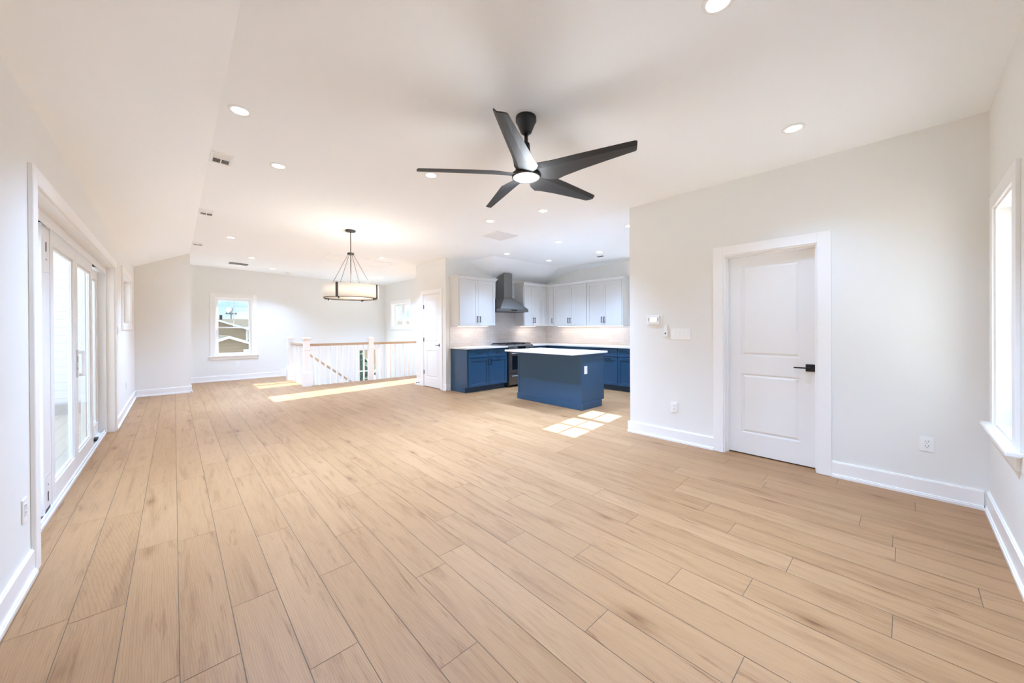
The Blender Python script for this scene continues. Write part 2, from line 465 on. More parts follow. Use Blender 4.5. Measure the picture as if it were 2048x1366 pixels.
# ------------------------------------------------------------------ ceiling
def build_ceiling():
    mb = MB()
    T = 0.06
    def poly(pts):
        up_ = [(x, y, ZT) for x, y, z in pts]
        mb.hexa(pts, up_)
    for i in range(3):
        (a, za), (b, zb) = CE[i], CE[i+1]
        poly([(a, YN, za), (b, YN, zb), (b, YF, zb), (a, YF, za)])
    z1, z2 = 2.785, 2.775
    poly([(4.78, YN, z1), (XK, YN, z2), (XK, 4.15, z2), (6.88, 5.72, z1), (4.78, 5.72, z1)])
    poly([(4.78, YK+0.06, z1), (XS+0.02, YK+0.06, z2), (XS+0.02, YF, z2), (4.78, YF, z1)])
    # sloped parts over the kitchen corner
    poly([(4.78, 5.72, z1), (5.495, YK+0.06, 2.475), (4.78, YK+0.06, z1)])
    poly([(4.78, 5.72, z1), (6.88, 5.72, z1), (5.495, YK+0.06, 2.475)])
    poly([(6.88, 5.72, z1), (XK, YK+0.06, 2.475), (5.495, YK+0.06, 2.475)])
    poly([(6.88, 5.72, z1), (XK, 5.72, 2.70), (XK, YK+0.06, 2.475)])
    poly([(6.88, 5.72, z1), (XK, 4.15, z2), (XK, 5.72, 2.70)])
    o = mb.build('ceiling', M_CEIL)
    struct(o, 'white painted ceiling, flat in the middle and sloping at the left and over the kitchen', 'ceiling')
build_ceiling()

# ------------------------------------------------------------------ walls
def wall(name, axis, pos, th, u0, u1, z0, z1, holes=(), label='', zfun=None):
    """axis 'x': plane x=pos, spans y; axis 'y': plane y=pos, spans x; th signed thickness away from the room"""
    us = sorted({u0, u1, *[h[0] for h in holes], *[h[1] for h in holes]})
    mb = MB()
    def bx(a, b, c, d):
        if axis == 'x': mb.box(pos, pos+th, a, b, c, d)
        else: mb.box(a, b, pos, pos+th, c, d)
    for a, b in zip(us, us[1:]):
        hs = sorted([(h[2], h[3]) for h in holes if h[0] <= a+1e-6 and h[1] >= b-1e-6])
        z = z0
        for h0, h1 in hs:
            if h0 > z+1e-4: bx(a, b, z, h0)
            z = h1
        if z < z1-1e-4: bx(a, b, z, z1)
    o = mb.build(name, M_WALL)
    return struct(o, label, 'wall')

D3 = (3.245, 6.90, 2.10)         # sliding door opening in the left wall
W2 = (7.87, 9.30, 1.40, 2.16)    # small left window
W1 = (0.76, 1.54, 0.64, 2.135)   # far window
W3 = (4.29, 5.02, -0.62, 0.70)   # stairwell window
W4 = (3.25, 3.90, 0.645, 2.055)  # window in the near right wall
W5 = (8.11, 8.93, 0.20, 2.13)    # tall window at the end of the hallway
W7 = (10.08, 11.30, 1.375, 2.11) # small stairwell side window
W6 = (3.065, 3.73, 1.24, 2.11)   # kitchen sink window
D1 = (0.52, 1.275, 2.035)        # right wall door
D2 = (6.745, 7.465, 2.075)       # pantry door

wall('wall_left', 'x', XL, -0.16, YN-0.1, YP, 0, ZT, [(D3[0], D3[1], 0, D3[2]), W2], 'off-white wall on the left with the sliding door and a small high window')
wall('wall_partition', 'y', YP, 1.68, XL-0.16, 0.25, 0, ZT, label='off-white boxed-out wall section beside the far window')
wall('wall_far', 'y', YF, 0.16, 0.25, XS+0.3, -2.9, ZT, [W1, W3], 'off-white far wall with the double-hung window, behind the stair railing')
wall('wall_near', 'y', YN, -0.16, XL-0.16, XK+0.16, 0, ZT, [W4], 'off-white wall at the right edge with the window and deep sill')
wall('wall_right', 'x', XR, 0.13, YN, 2.33, 0, ZT, [(D1[0], D1[1], 0, D1[2])], 'off-white wall on the right with the two-panel door')
wall('wall_kitchen_return', 'y', 2.33-0.12, 0.12, XR+0.13, XK, 0, ZT, label='off-white return wall behind the right wall at the kitchen entrance')
wall('wall_kitchen_side', 'x', XK, 0.16, YN, YK, 0, ZT, [W6], 'off-white kitchen wall on the right, above the long row of white wall cabinets')
wall('wall_kitchen', 'y', YK, 0.12, XR+0.12, XK+0.16, 0, ZT, label='off-white kitchen wall behind the range and hood')
wall('wall_pantry', 'x', XR, 0.12, YK, 7.80, 0, ZT, [(D2[0], D2[1], 0, D2[2])], 'off-white wall with the narrow pantry door')
wall('wall_pantry_side', 'y', 7.80, -0.12, XR+0.12, XS, 0, ZT, label='off-white side of the pantry box facing the stairs')
wall('wall_stair', 'x', XS, 0.17, 6.65, YF, -2.9, ZT, [W5, W7], 'off-white wall at the right end of the stairwell with a small high window')
wall('wall_stairwell_front', 'y', STAIR[2], -0.12, STAIR[0], XS, -2.9, -0.302, label='off-white wall below the floor edge in the stairwell')
wall('wall_stairwell_left', 'x', STAIR[0], -0.12, STAIR[2], YF, -2.9, -0.302, label='off-white wall below the floor edge at the stair start')
o = MB().box(STAIR[0]-0.12, XS, STAIR[2]-0.12, YF, -3.0, -2.9).build('floor', M_GAP); struct(o, 'lower hall floor at the bottom of the stairwell', 'floor')
o = MB().box(STAIR[0], XS, STAIR[2]-0.012, STAIR[2]+0.004, -0.30, -0.002).box(STAIR[0]-0.004, STAIR[0]+0.012, STAIR[2], 10.70, -0.30, -0.002).build('trim_1', M_TRIM, bevel=0.001)
struct(o, 'white fascia board along the stair opening edge', 'trim')

# ------------------------------------------------------------------ baseboards
BH = 0.135
def baseboard(name, runs, label):
    """runs: (axis, pos, sign into room, u0, u1)"""
    mb = MB()
    for axis, pos, s, a, b in runs:
        for d0, d1, z0, z1 in ((0, 0.014, 0.0, BH-0.008), (0, 0.009, BH-0.008, BH), (0, 0.026, 0.0, 0.018), (0, 0.021, 0.018, 0.028)):
            if axis == 'x': mb.box(pos, pos+s*d1, a, b, z0, z1)
            else: mb.box(a, b, pos, pos+s*d1, z0, z1)
    o = mb.build(name, M_TRIM); return struct(o, label, 'baseboard')
baseboard('baseboard_left', [('x', XL, 1, YN+0.026, D3[0]-0.092), ('x', XL, 1, D3[1]+0.092, YP)], 'white baseboard along the left wall')
baseboard('baseboard_partition', [('y', YP, -1, XL+0.026, 0.25), ('x', 0.25, 1, YP-0.026, YF)], 'white baseboard around the boxed-out wall section')
baseboard('baseboard_far', [('y', YF, -1, 0.276, 2.16)], 'white baseboard under the far window')
baseboard('baseboard_near', [('y', YN, 1, XL, XR)], 'white baseboard below the window at the right edge')
baseboard('baseboard_right', [('x', XR, -1, YN+0.026, D1[0]-0.092), ('x', XR, -1, D1[1]+0.092, 2.33+0.026), ('y', 2.33, 1, XR, XK-0.7)], 'white baseboard along the wall with the two-panel door')
baseboard('baseboard_pantry', [('x', XR, -1, YK-0.026, D2[0]-0.112), ('y', YK, -1, XR, 4.27), ('x', XR, -1, D2[1]+0.092, 7.826), ('y', 7.80, 1, XR, XS)], 'white baseboard around the pantry corner')
baseboard('baseboard_stair', [('x', XS, -1, 7.826, STAIR[2])], 'white baseboard at the end of the hallway')
# skirt board falling with the stairs on the far wall
mb = MB()
mb.prism([(2.16, YF, 0.0), (2.16, YF, 0.215), (2.26, YF, 0.18), (5.18, YF, -2.08), (5.18, YF, -2.36), (2.27, YF, -0.12), (2.27, YF, 0.0)], (0, -0.02, 0))
struct(mb.build('trim_2', M_TRIM, bevel=0.002), 'white skirt board running down the far wall beside the stairs', 'trim')

# ------------------------------------------------------------------ doors with two panels
def panel_door(name, x, y0, y1, ztop, wall_x, casing, label, hinge_side=None, lever_y=None, lever_z=0.95, lever_len=0.10, cy=(0, 0), jamb_back=None):
    """door in a wall x = wall_x, face toward -x at x; y0..y1 is the opening"""
    root = thing(name, label, 'door', (wall_x, (y0+y1)/2, 0), kind='structure')
    c = casing
    mb = MB()
    mb.box(wall_x-0.018, wall_x, y0-c, y0, 0, ztop+c); mb.box(wall_x-0.018, wall_x, y1, y1+c, 0, ztop+c); mb.box(wall_x-0.018, wall_x, y0, y1, ztop, ztop+c)
    mb.build('door_casing', M_TRIM, root, bevel=0.002)
    mb = MB(); xb = wall_x+0.13
    mb.box(wall_x-0.004, xb, y0, y0+0.014, 0, ztop); mb.box(wall_x-0.004, xb, y1-0.014, y1, 0, ztop); mb.box(wall_x-0.004, xb, y0+0.014, y1-0.014, ztop-0.014, ztop)
    sx0, sx1 = (x-0.014, x-0.002)
    mb.box(sx0-0.022, sx1, y0+0.014, y0+0.026, 0, ztop-0.014) if x > wall_x+0.05 else None
    mb.box(sx0-0.022, sx1, y1-0.026, y1-0.014, 0, ztop-0.014) if x > wall_x+0.05 else None
    mb.box(sx0-0.022, sx1, y0+0.026, y1-0.026, ztop-0.026, ztop-0.014) if x > wall_x+0.05 else None
    mb.build('door_jamb', M_TRIM, root, bevel=0.001)
    a, b, zb, zt = y0+0.017, y1-0.017, 0.012, ztop-0.017
    w = b-a; st = 0.118 if w > 0.65 else 0.11
    pz = [(0.222, 0.823), (1.004, zt-0.105)]
    slab = MB()
    slab.box(x+0.009, x+0.035, a, b, zb, zt)
    # stiles and rails in front of the recessed panels
    slab.box(x, x+0.010, a, a+st, zb, zt); slab.box(x, x+0.010, b-st, b, zb, zt)
    slab.box(x, x+0.010, a+st, b-st, zb, pz[0][0]); slab.box(x, x+0.010, a+st, b-st, pz[0][1], pz[1][0]); slab.box(x, x+0.010, a+st, b-st, pz[1][1], zt)
    s = slab.build('door_slab', M_DOOR, root)
    for z0, z1 in pz:
        m = MB(); g = 0.020; i = 0.014
        ya, yb = a+st+i, b-st-i; za, zb_ = z0+i, z1-i
        m.hexa([(x+0.0095, ya, za), (x+0.0095, yb, za), (x+0.0095, yb, zb_), (x+0.0095, ya, zb_)],
               [(x+0.001, ya+g, za+g), (x+0.001, yb-g, za+g), (x+0.001, yb-g, zb_-g), (x+0.001, ya+g, zb_-g)])
        # ogee moulding round the recess
        for q in ((a+st, a+st+0.006, z0, z1), (b-st-0.006, b-st, z0, z1), (a+st+0.006, b-st-0.006, z0, z0+0.006), (a+st+0.006, b-st-0.006, z1-0.006, z1)):
            m.box(x+0.004, x+0.010, q[0], q[1], q[2], q[3])
        m.build('raised_panel', M_DOOR, s)
    if lever_y is not None:
        hd = MB(); hd.box(x-0.010, x+0.001, lever_y-0.033, lever_y+0.033, lever_z-0.033, lever_z+0.033)
        hd.cyl((x-0.008, lever_y, lever_z), (x-0.045, lever_y, lever_z), 0.011, n=16)
        hh = hd.build('door_handle', M_BLACK, root, bevel=0.0015)
        MB().box(x-0.054, x-0.042, lever_y-0.012, lever_y+lever_len, lever_z-0.006, lever_z+0.007).build('lever', M_BLACK, hh, bevel=0.003, seg=2)
    if hinge_side is not None:
        for hz in (0.32, 1.056, 1.80):
            m = MB(); m.cyl((x-0.006, hinge_side, hz-0.045), (x-0.006, hinge_side, hz+0.045), 0.007, n=10)
            m.box(x-0.003, x+0.001, hinge_side-0.012, hinge_side+0.012, hz-0.044, hz+0.044)
            m.build('hinge', M_BLACK, root)
    return root
panel_door('door_1', XR+0.09, D1[0], D1[1], D1[2], XR, 0.092, 'white two-panel door with black square lever in the right wall', lever_y=0.584, lever_z=0.918, lever_len=0.115)
panel_door('door_2', XR+0.006, D2[0], D2[1], D2[2], XR, 0.085, 'narrow white two-panel pantry door with black hinges beside the kitchen', hinge_side=D2[1]-0.014, lever_y=6.82-0.05, lever_z=0.945, lever_len=0.11)

# ------------------------------------------------------------------ windows
def sash(mb, T, u0, u1, z0, z1, w=0.035, d0=0, d1=0.03):
    pass
def window(name, axis, pos, s, hole, label, casing=0.092, sill=True, parts='double', depth=0.09, apron=True, horn=0.03, nose=0.05, cas=True, bottom_casing=False, meet=0.5, muntin_top=True, muntin_bot=False, horiz=False, mw=0.009):
    """s = +1 when the outside is at +axis.  local u, d (d>0 to outside), z"""
    u0, u1, z0, z1 = hole
    if axis == 'y': T = lambda u, d, z: (u, pos+s*d, z); loc = ((u0+u1)/2, pos, z0)
    else: T = lambda u, d, z: (pos+s*d, u, z); loc = (pos, (u0+u1)/2, z0)
    root = thing(name, label, 'window', loc, kind='structure')
    c = casing
    if cas:
        m = MB(T)
        zb = z0 if sill else z0-c if bottom_casing else z0
        m.box(u0-c, u0, -0.018, 0, zb, z1+c); m.box(u1, u1+c, -0.018, 0, zb, z1+c); m.box(u0, u1, -0.018, 0, z1, z1+c)
        if bottom_casing: m.box(u0, u1, -0.018, 0, z0-c, z0)
        m.build('window_casing', M_TRIM, root, bevel=0.002)
    m = MB(T)   # reveal lining
    t = 0.012; D = 0.165
    m.box(u0, u0+t, -0.003, D, z0, z1); m.box(u1-t, u1, -0.003, D, z0, z1); m.box(u0+t, u1-t, -0.003, D, z1-t, z1)
    m.box(u0+t, u1-t, 0.0, D, z0, z0+t)
    m.build('window_jamb', M_TRIM, root)
    if sill:
        m = MB(T); m.box(u0-c-horn, u1+c+horn, -nose, 0.0, z0-0.022, z0+0.002); m.build('window_sill', M_TRIM, root, bevel=0.004, seg=2)
        if apron:
            m = MB(T); m.box(u0-c, u1+c, -0.016, 0, z0-0.022-0.075, z0-0.022); m.build('window_apron', M_TRIM, root, bevel=0.002)
    a, b, za, zb = u0+t, u1-t, z0+t, z1-t
    m = MB(T); fw_ = 0.028
    m.box(a, a+fw_, depth-0.01, depth+0.06, za, zb); m.box(b-fw_, b, depth-0.01, depth+0.06, za, zb); m.box(a+fw_, b-fw_, depth-0.01, depth+0.06, zb-fw_, zb); m.box(a+fw_, b-fw_, depth-0.01, depth+0.06, za, za+fw_)
    m.build('window_frame', M_VINYL, root, bevel=0.001)
    a += fw_; b -= fw_; za += fw_; zb -= fw_
    def make_sash(a, b, za, zb, d, mv=False, mh=False, w=0.032):
        m = MB(T)
        m.box(a, a+w, d, d+0.028, za, zb); m.box(b-w, b, d, d+0.028, za, zb); m.box(a+w, b-w, d, d+0.028, zb-w, zb); m.box(a+w, b-w, d, d+0.028, za, za+w)
        so = m.build('sash', M_VINYL, root, bevel=0.001)
        MB(T).box(a+w-0.004, b-w+0.004, d+0.011, d+0.017, za+w-0.004, zb-w+0.004).build('glass_pane', M_GLASS, so)
        if mv: MB(T).box((a+b)/2-mw, (a+b)/2+mw, d+0.004, d+0.024, za+w, zb-w).build('muntin', M_VINYL, so)
        if mh: MB(T).box(a+w, b-w, d+0.005, d+0.023, (za+zb)/2-mw, (za+zb)/2+mw).build('muntin', M_VINYL, so)
        return so
    if parts == 'double':
        zm = za+(zb-za)*meet
        make_sash(a, b, zm-0.016, zb, depth+0.030, muntin_top, horiz)
        make_sash(a, b, za, zm+0.016, depth, muntin_bot, False)
    elif parts == 'pair':
        um = (a+b)/2
        MB(T).box(um-0.055, um+0.055, depth-0.01, depth+0.06, za, zb).build('mullion', M_VINYL, root)
        make_sash(a, um-0.055, za, zb, depth, False); make_sash(um+0.055, b, za, zb, depth, False)
    elif parts == 'single':
        make_sash(a, b, za, zb, depth, False)
    return root
window('window_1', 'y', YF, 1, W1, 'white double-hung window in the far wall looking onto tan houses', casing=0.098, horn=0.03, parts='double', meet=0.485)
window('window_2', 'x', XL, -1, W2, 'small bright window high in the left wall past the sliding door', casing=0.092, sill=False, bottom_casing=True, parts='single', depth=0.08)
window('window_3', 'y', YF, 1, W3, 'lower double-hung window seen through the stair balusters', casing=0.09, sill=True, parts='double', meet=0.42, muntin_top=False)
window('window_4', 'y', YN, -1, W4, 'tall window with a projecting white sill at the right edge', casing=0.09, horn=0.04, nose=0.055, parts='double')
window('window_5', 'x', XS, 1, W5, 'tall window at the end of the hallway that lets the long sun strip in', casing=0.085, sill=True, parts='single')
window('window_6', 'x', XK, 1, W6, 'window over the kitchen counter that throws the sun patch by the island', casing=0.07, sill=True, parts='double', meet=0.40, horiz=True, depth=0.04, muntin_bot=True, mw=0.014)
window('window_7', 'x', XS, 1, W7, 'small high window with two panes above the stairs', casing=0.092, sill=False, bottom_casing=True, parts='pair', depth=0.10)

# ------------------------------------------------------------------ sliding door
def sliding_door():
    y0, y1, zt = D3
    r = thing('door_3', 'wide white sliding glass door in the left wall', 'door', (XL, (y0+y1)/2, 0), kind='structure')
    c = 0.09
    m = MB(); x0, x1 = XL, XL+0.02
    m.box(x0, x1, y0-c, y0, 0, zt+c); m.box(x0, x1, y1, y1+c, 0, zt+c); m.box(x0, x1, y0, y1, zt, zt+c)
    m.build('door_casing', M_TRIM, r, bevel=0.003)
    m = MB(); t = 0.014
    m.box(XL-0.15, XL+0.004, y0, y0+t, 0, zt); m.box(XL-0.15, XL+0.004, y1-t, y1, 0, zt); m.box(XL-0.15, XL+0.004, y0+t, y1-t, zt-t, zt)
    m.build('door_jamb', M_TRIM, r, bevel=0.001)
    # frame with two tracks
    m = MB(); a, b = y0+t, y1-t
    m.box(-0.745, -0.630, a, a+0.04, 0.0, zt-t); m.box(-0.745, -0.630, b-0.04, b, 0.0, zt-t); m.box(-0.745, -0.630, a+0.04, b-0.04, zt-t-0.045, zt-t)
    m.box(-0.640, -0.630, a+0.04, b-0.04, zt-t-0.075, zt-t-0.045)
    m.build('door_frame', M_VINYL, r, bevel=0.001)
    m = MB(); m.box(-0.745, -0.632, a, b, 0.0, 0.022); m.box(-0.652, -0.640, a, b, 0.022, 0.045); m.box(-0.700, -0.690, a, b, 0.022, 0.040); m.box(-0.745, -0.735, a, b, 0.022, 0.05)
    m.build('threshold_track', M_VINYL, r, bevel=0.001)
    ztp = zt-0.075
    def leaf(nm, ya, yb, xa, xb, stile=0.085, top=0.11, bot=0.13, handle=None):
        m = MB(); z0 = 0.042
        m.box(xa, xb, ya, ya+stile, z0, ztp); m.box(xa, xb, yb-stile, yb, z0, ztp); m.box(xa, xb, ya+stile, yb-stile, z0, z0+bot); m.box(xa, xb, ya+stile, yb-stile, ztp-top, ztp)
        # glazing beads
        g0, g1, gz0, gz1 = ya+stile, yb-stile, z0+bot, ztp-top
        for q in ((g0, g0+0.018, gz0, gz1), (g1-0.018, g1, gz0, gz1), (g0+0.018, g1-0.018, gz0, gz0+0.018), (g0+0.018, g1-0.018, gz1-0.018, gz1)):
            m.box(xa+0.010, xb-0.010, q[0], q[1], q[2], q[3])
        lf = m.build(nm, M_VINYL, r, bevel=0.002)
        MB().box((xa+xb)/2-0.004, (xa+xb)/2+0.004, g0+0.010, g1-0.010, gz0+0.010, gz1-0.010).build('glass_pane', M_GLASS, lf)
        if handle:
            yy = handle
            h = MB(); h.box(xb, xb+0.006, yy-0.022, yy+0.030, 0.868, 1.122)
            h.box(xb+0.006, xb+0.045, yy+0.004, yy+0.020, 0.880, 0.905); h.box(xb+0.006, xb+0.045, yy+0.004, yy+0.020, 1.085, 1.110)
            h.box(xb+0.030, xb+0.050, yy-0.012, yy+0.028, 0.880, 1.110)
            ho = h.build('pull_handle', M_PLAST, lf, bevel=0.003, seg=2)
            q = MB(); q.box(xb+0.0055, xb+0.0075, yy-0.018, yy-0.008, 1.010, 1.065); q.box(xb+0.0055, xb+0.0075, yy-0.018, yy-0.008, 0.945, 0.96); q.build('latch_slot', M_DARKH, ho)
        return lf
    leaf('sliding_panel', 4.17, 5.066, -0.685, -0.648)
    leaf('sliding_panel', 5.074, 5.99, -0.685, -0.648, handle=5.112)
    leaf('fixed_panel', a+0.04, 4.20, -0.732, -0.698)
    leaf('fixed_panel', 5.96, b-0.04, -0.732, -0.698)
    MB().box(-0.690, -0.652, 3.955, 4.162, 0.042, ztp).build('screen_stile', M_VINYL, r, bevel=0.002)
    # white cover plates with slots and rollers at the ends of the track
    for z0_, z1_, dz in ((1.70, 1.93, 1), (0.055, 0.30, -1)):
        m = MB(); m.box(-0.652, -0.6505, 3.985, 4.15, z0_, z1_)
        pl = m.build('cover_plate', M_VINYL, r, bevel=0.002)
        s_ = MB(); zc = (z1_-0.04) if dz > 0 else (z0_+0.10)
        s_.box(-0.650, -0.6485, 4.05, 4.068, zc-0.045, zc+0.02)
        s_.cyl((-0.650, 4.06, zc-0.10 if dz > 0 else zc+0.07), (-0.6480, 4.06, zc-0.10 if dz > 0 else zc+0.07), 0.005, n=8)
        s_.build('slot', M_DARKH, pl)
    for yy, zz in ((4.06, ztp+0.012), (4.06, 0.045), (6.30, ztp+0.008), (6.30, 0.045)):
        MB().box(-0.680, -0.650, yy-0.07, yy+0.06, zz-0.004, zz+0.022).build('track_stop', M_BLACK, r)
sliding_door()

# ------------------------------------------------------------------ stairs and railings
def build_stairs():
    r = thing('staircase', 'white staircase with oak treads going down along the far wall behind the railing', 'staircase', (2.3, 11.2, -2.9))
    x, z = STAIR[0], 0.0
    for i in range(9):
        MB().box(x-0.02, x+0.262, 10.72, YF-0.021, z-0.195-0.03, z-0.195).build('tread', M_RAIL, r, bevel=0.004)
        MB().box(x-0.012, x+0.0, 10.72, YF-0.021, z-0.195+0.0005, z-0.002).build('riser', M_TRIM, r)
        x += 0.252; z -= 0.195
    m = MB(); m.box(x, XS-0.001, STAIR[2]+0.005, YF-0.021, z-0.23, z-0.195); m.build('landing', M_RAIL, r)
    m = MB(); m.prism([(STAIR[0], 10.70, -0.30), (STAIR[0], 10.70, -0.03), (x, 10.70, z-0.12), (x, 10.70, z-0.45)], (0, -0.03, 0)); m.build('stringer', M_TRIM, r)
build_stairs()

RY = 9.33; RX = 2.225
def newel(root, x, y, z0, ztop, base=True, capw=0.165, w=0.117):
    m = MB(); h = w/2
    m.box(x-h, x+h, y-h, y+h, z0, ztop-0.05)
    if base:
        m.box(x-0.084, x+0.084, y-0.084, y+0.084, z0, z0+0.30)
        m.hexa([(x-0.084, y-0.084, z0+0.30), (x+0.084, y-0.084, z0+0.30), (x+0.084, y+0.084, z0+0.30), (x-0.084, y+0.084, z0+0.30)],
               [(x-h, y-h, z0+0.345), (x+h, y-h, z0+0.345), (x+h, y+h, z0+0.345), (x-h, y+h, z0+0.345)])
    hc = h+0.012; m.box(x-hc, x+hc, y-hc, y+hc, ztop-0.30, ztop-0.272)
    hc = h+0.010; m.box(x-hc, x+hc, y-hc, y+hc, ztop-0.075, ztop-0.05)
    hc = capw/2; m.box(x-hc, x+hc, y-hc, y+hc, ztop-0.05, ztop-0.022)
    m.hexa([(x-hc, y-hc, ztop-0.022), (x+hc, y-hc, ztop-0.022), (x+hc, y+hc, ztop-0.022), (x-hc, y+hc, ztop-0.022)],
           [(x-0.03, y-0.03, ztop), (x+0.03, y-0.03, ztop), (x+0.03, y+0.03, ztop), (x-0.03, y+0.03, ztop)])
    return m.build('newel_post', M_TRIM, root, bevel=0.002)
guard = thing('guard_railing', 'white balustrade with oak handrail along the edge of the stair opening', 'railing', (RX, RY, 0))
newel(guard, RX, RY, 0, 1.125)
newel(guard, 3.698, RY, -0.25, 1.10, base=False, capw=0.15, w=0.118)
newel(guard, RX-0.03, 10.76, 0, 1.115, base=True, capw=0.15)
MB().box(RX+0.06, 3.64, RY-0.030, RY+0.030, 0.915, 0.970).build('handrail', M_RAIL, guard, bevel=0.008, seg=2)
MB().box(3.757, XS, RY-0.030, RY+0.030, 0.908, 0.963).build('handrail', M_RAIL, guard, bevel=0.008, seg=2)
MB().box(RX-0.032, RX+0.028, RY+0.06, 10.70, 0.918, 0.973).build('handrail', M_RAIL, guard, bevel=0.008, seg=2)
bp = MB().box(-0.018, 0.018, -0.018, 0.018, -0.02, 0.915).build('baluster', M_TRIM, guard, bevel=0.002)
bl = [(RX+0.15+i*0.1276, RY) for i in range(11)] + [(3.845+i*0.1276, RY) for i in range(10)] + [(RX, RY+0.165+i*0.122) for i in range(10)]
ofs = Vector((0, 0, 0))
for me_v in bp.data.vertices: me_v.co += guard.location
for i, (x, y) in enumerate(bl):
    o = bp if i == 0 else bp.copy()
    if i: COL.objects.link(o)
    o.parent = guard; o.location = (x-RX, y-RY, 0)

run = thing('stair_railing', 'sloping oak handrail with white balusters descending beside the stairs', 'railing', (RX, 10.70, 0))
sl = -0.775; xa, xb = RX+0.03, 4.54
def zr(x): return 0.93+sl*(x-RX)
m = MB(); m.hexa([(xa, 10.62, zr(xa)-0.03), (xb, 10.62, zr(xb)-0.03), (xb, 10.68, zr(xb)-0.03), (xa, 10.68, zr(xa)-0.03)],
                 [(xa, 10.62, zr(xa)+0.035), (xb, 10.62, zr(xb)+0.035), (xb, 10.68, zr(xb)+0.035), (xa, 10.68, zr(xa)+0.035)])
m.build('handrail', M_RAIL, run, bevel=0.008, seg=2)
b2 = None
for i in range(17):
    x = RX+0.14+i*0.126
    if b2 is None:
        b2 = MB().box(-0.016, 0.016, -0.016, 0.016, -0.86, 0).build('baluster', M_TRIM, run, bevel=0.002)
        for v in b2.data.vertices: v.co += run.location
        o = b2
    else:
        o = b2.copy(); COL.objects.link(o); o.parent = run
    o.location = (x-RX, 10.65-10.70, zr(x)-0.025)
newel(run, 4.60, 10.65, -2.0, zr(4.60)+0.10, base=False, capw=0.15)

# ------------------------------------------------------------------ kitchen cabinets
def T_range(x0, yf):   # front faces -y
    return lambda u, d, z: (x0+u, yf-d, z)
def T_side(y0, xf):    # front faces -x, u runs toward -y
    return lambda u, d, z: (xf-d, y0-u, z)
def T_isl(y0, xf):     # front faces +x
    return lambda u, d, z: (xf+d, y0+u, z)

def bar_pull(T, parent, u, z, ln, vertical=True, name='handle', mt=None):
    m = MB(T); h = ln/2
    if vertical:
        m.box(u-0.006, u+0.006, 0.028, 0.040, z-h, z+h); m.box(u-0.005, u+0.005, 0.0, 0.030, z-h+0.004, z-h+0.014); m.box(u-0.005, u+0.005, 0.0, 0.030, z+h-0.014, z+h-0.004)
    else:
        m.box(u-h, u+h, 0.028, 0.040, z-0.006, z+0.006); m.box(u-h+0.004, u-h+0.014, 0.0, 0.030, z-0.005, z+0.005); m.box(u+h-0.014, u+h-0.004, 0.0, 0.030, z-0.005, z+0.005)
    return m.build(name, mt or M_BLACK, parent, bevel=0.001)

def shaker(T, parent, u0, u1, z0, z1, M, name='door', handle=None, fr=0.058, hl=0.13):
    g = 0.0015; u0 += g; u1 -= g
    m = MB(T)
    f = min(fr, (u1-u0)*0.3, (z1-z0)*0.32)
    m.box(u0, u0+f, 0, 0.020, z0, z1); m.box(u1-f, u1, 0, 0.020, z0, z1); m.box(u0+f, u1-f, 0, 0.020, z0, z0+f); m.box(u0+f, u1-f, 0, 0.020, z1-f, z1)
    m.box(u0+f, u1-f, 0, 0.010, z0+f, z1-f)
    o = m.build(name, M, parent, bevel=0.0012)
    T2 = lambda u, d, z: T(u, d+0.020, z)
    if handle:
        k, a, b = handle
        bar_pull(T2, o, a, b, hl, k == 'v')
    return o

def cabinet(name, label, T, origin, w, depth, z0, z1, M, doors, drawers=(), toe=0.0, group=None, cat='cabinet', end_panel=None):
    r = thing(name, label, cat, origin, group)
    m = MB(T)
    m.box(0, w, -depth, 0, z0+toe, z1)
    if toe: m.box(0, w, -depth, -0.07, z0, z0+toe)
    m.build('cabinet_body', M, r, bevel=0.001)
    for d in doors: shaker(T, r, *d[:4], M, 'door', d[4] if len(d) > 4 else None)
    for d in drawers: shaker(T, r, *d[:4], M, 'drawer', d[4] if len(d) > 4 else None, fr=0.04)
    return r

UY = 6.19; UZ0, UZ1 = 1.362, 2.335
def uT(x): return T_range(x, UY+0.02)
dz0, dz1 = UZ0+0.003, UZ1-0.012
cabinet('wall_cabinet', 'white two-door wall cabinet at the left end, between the pantry corner and the steel hood', uT(4.275), (4.275, UY+0.02, UZ0), 0.975, 0.319, UZ0, UZ1, M_WCAB,
        [(0.012, 0.4875, dz0, dz1, ('v', 0.4875-0.035, UZ0+0.135)), (0.4875, 0.963, dz0, dz1, ('v', 0.4875+0.035, UZ0+0.135))])
cabinet('wall_cabinet', 'white wall cabinet between the steel hood and the kitchen corner', uT(6.145), (6.145, UY+0.02, UZ0), 0.845, 0.319, UZ0, UZ1, M_WCAB,
        [(0.010, 0.328, dz0, dz1, ('v', 0.328-0.028, UZ0+0.135)), (0.328, 0.622, dz0, dz1, ('v', 0.328+0.028, UZ0+0.135)), (0.626, 0.812, dz0, dz1)])
UX = 6.965
def kT(y): return T_side(y, UX+0.02)
VZ0, VZ1 = 1.355, 2.335
cabinet('wall_cabinet', 'narrow one-door white wall cabinet in the kitchen corner', kT(6.205), (UX+0.02, 6.205, VZ0), 0.232, 0.314, VZ0, VZ1, M_WCAB,
        [(0.010, 0.230, VZ0+0.003, dz1, ('v', 0.205, VZ0+0.13))])
cabinet('wall_cabinet', 'white two-door wall cabinet next to the narrow corner door', kT(5.968), (UX+0.02, 5.968, VZ0), 0.992, 0.314, VZ0, VZ1, M_WCAB,
        [(0.003, 0.500, VZ0+0.003, dz1, ('v', 0.466, VZ0+0.13)), (0.500, 0.990, VZ0+0.003, dz1, ('v', 0.534, VZ0+0.13))])
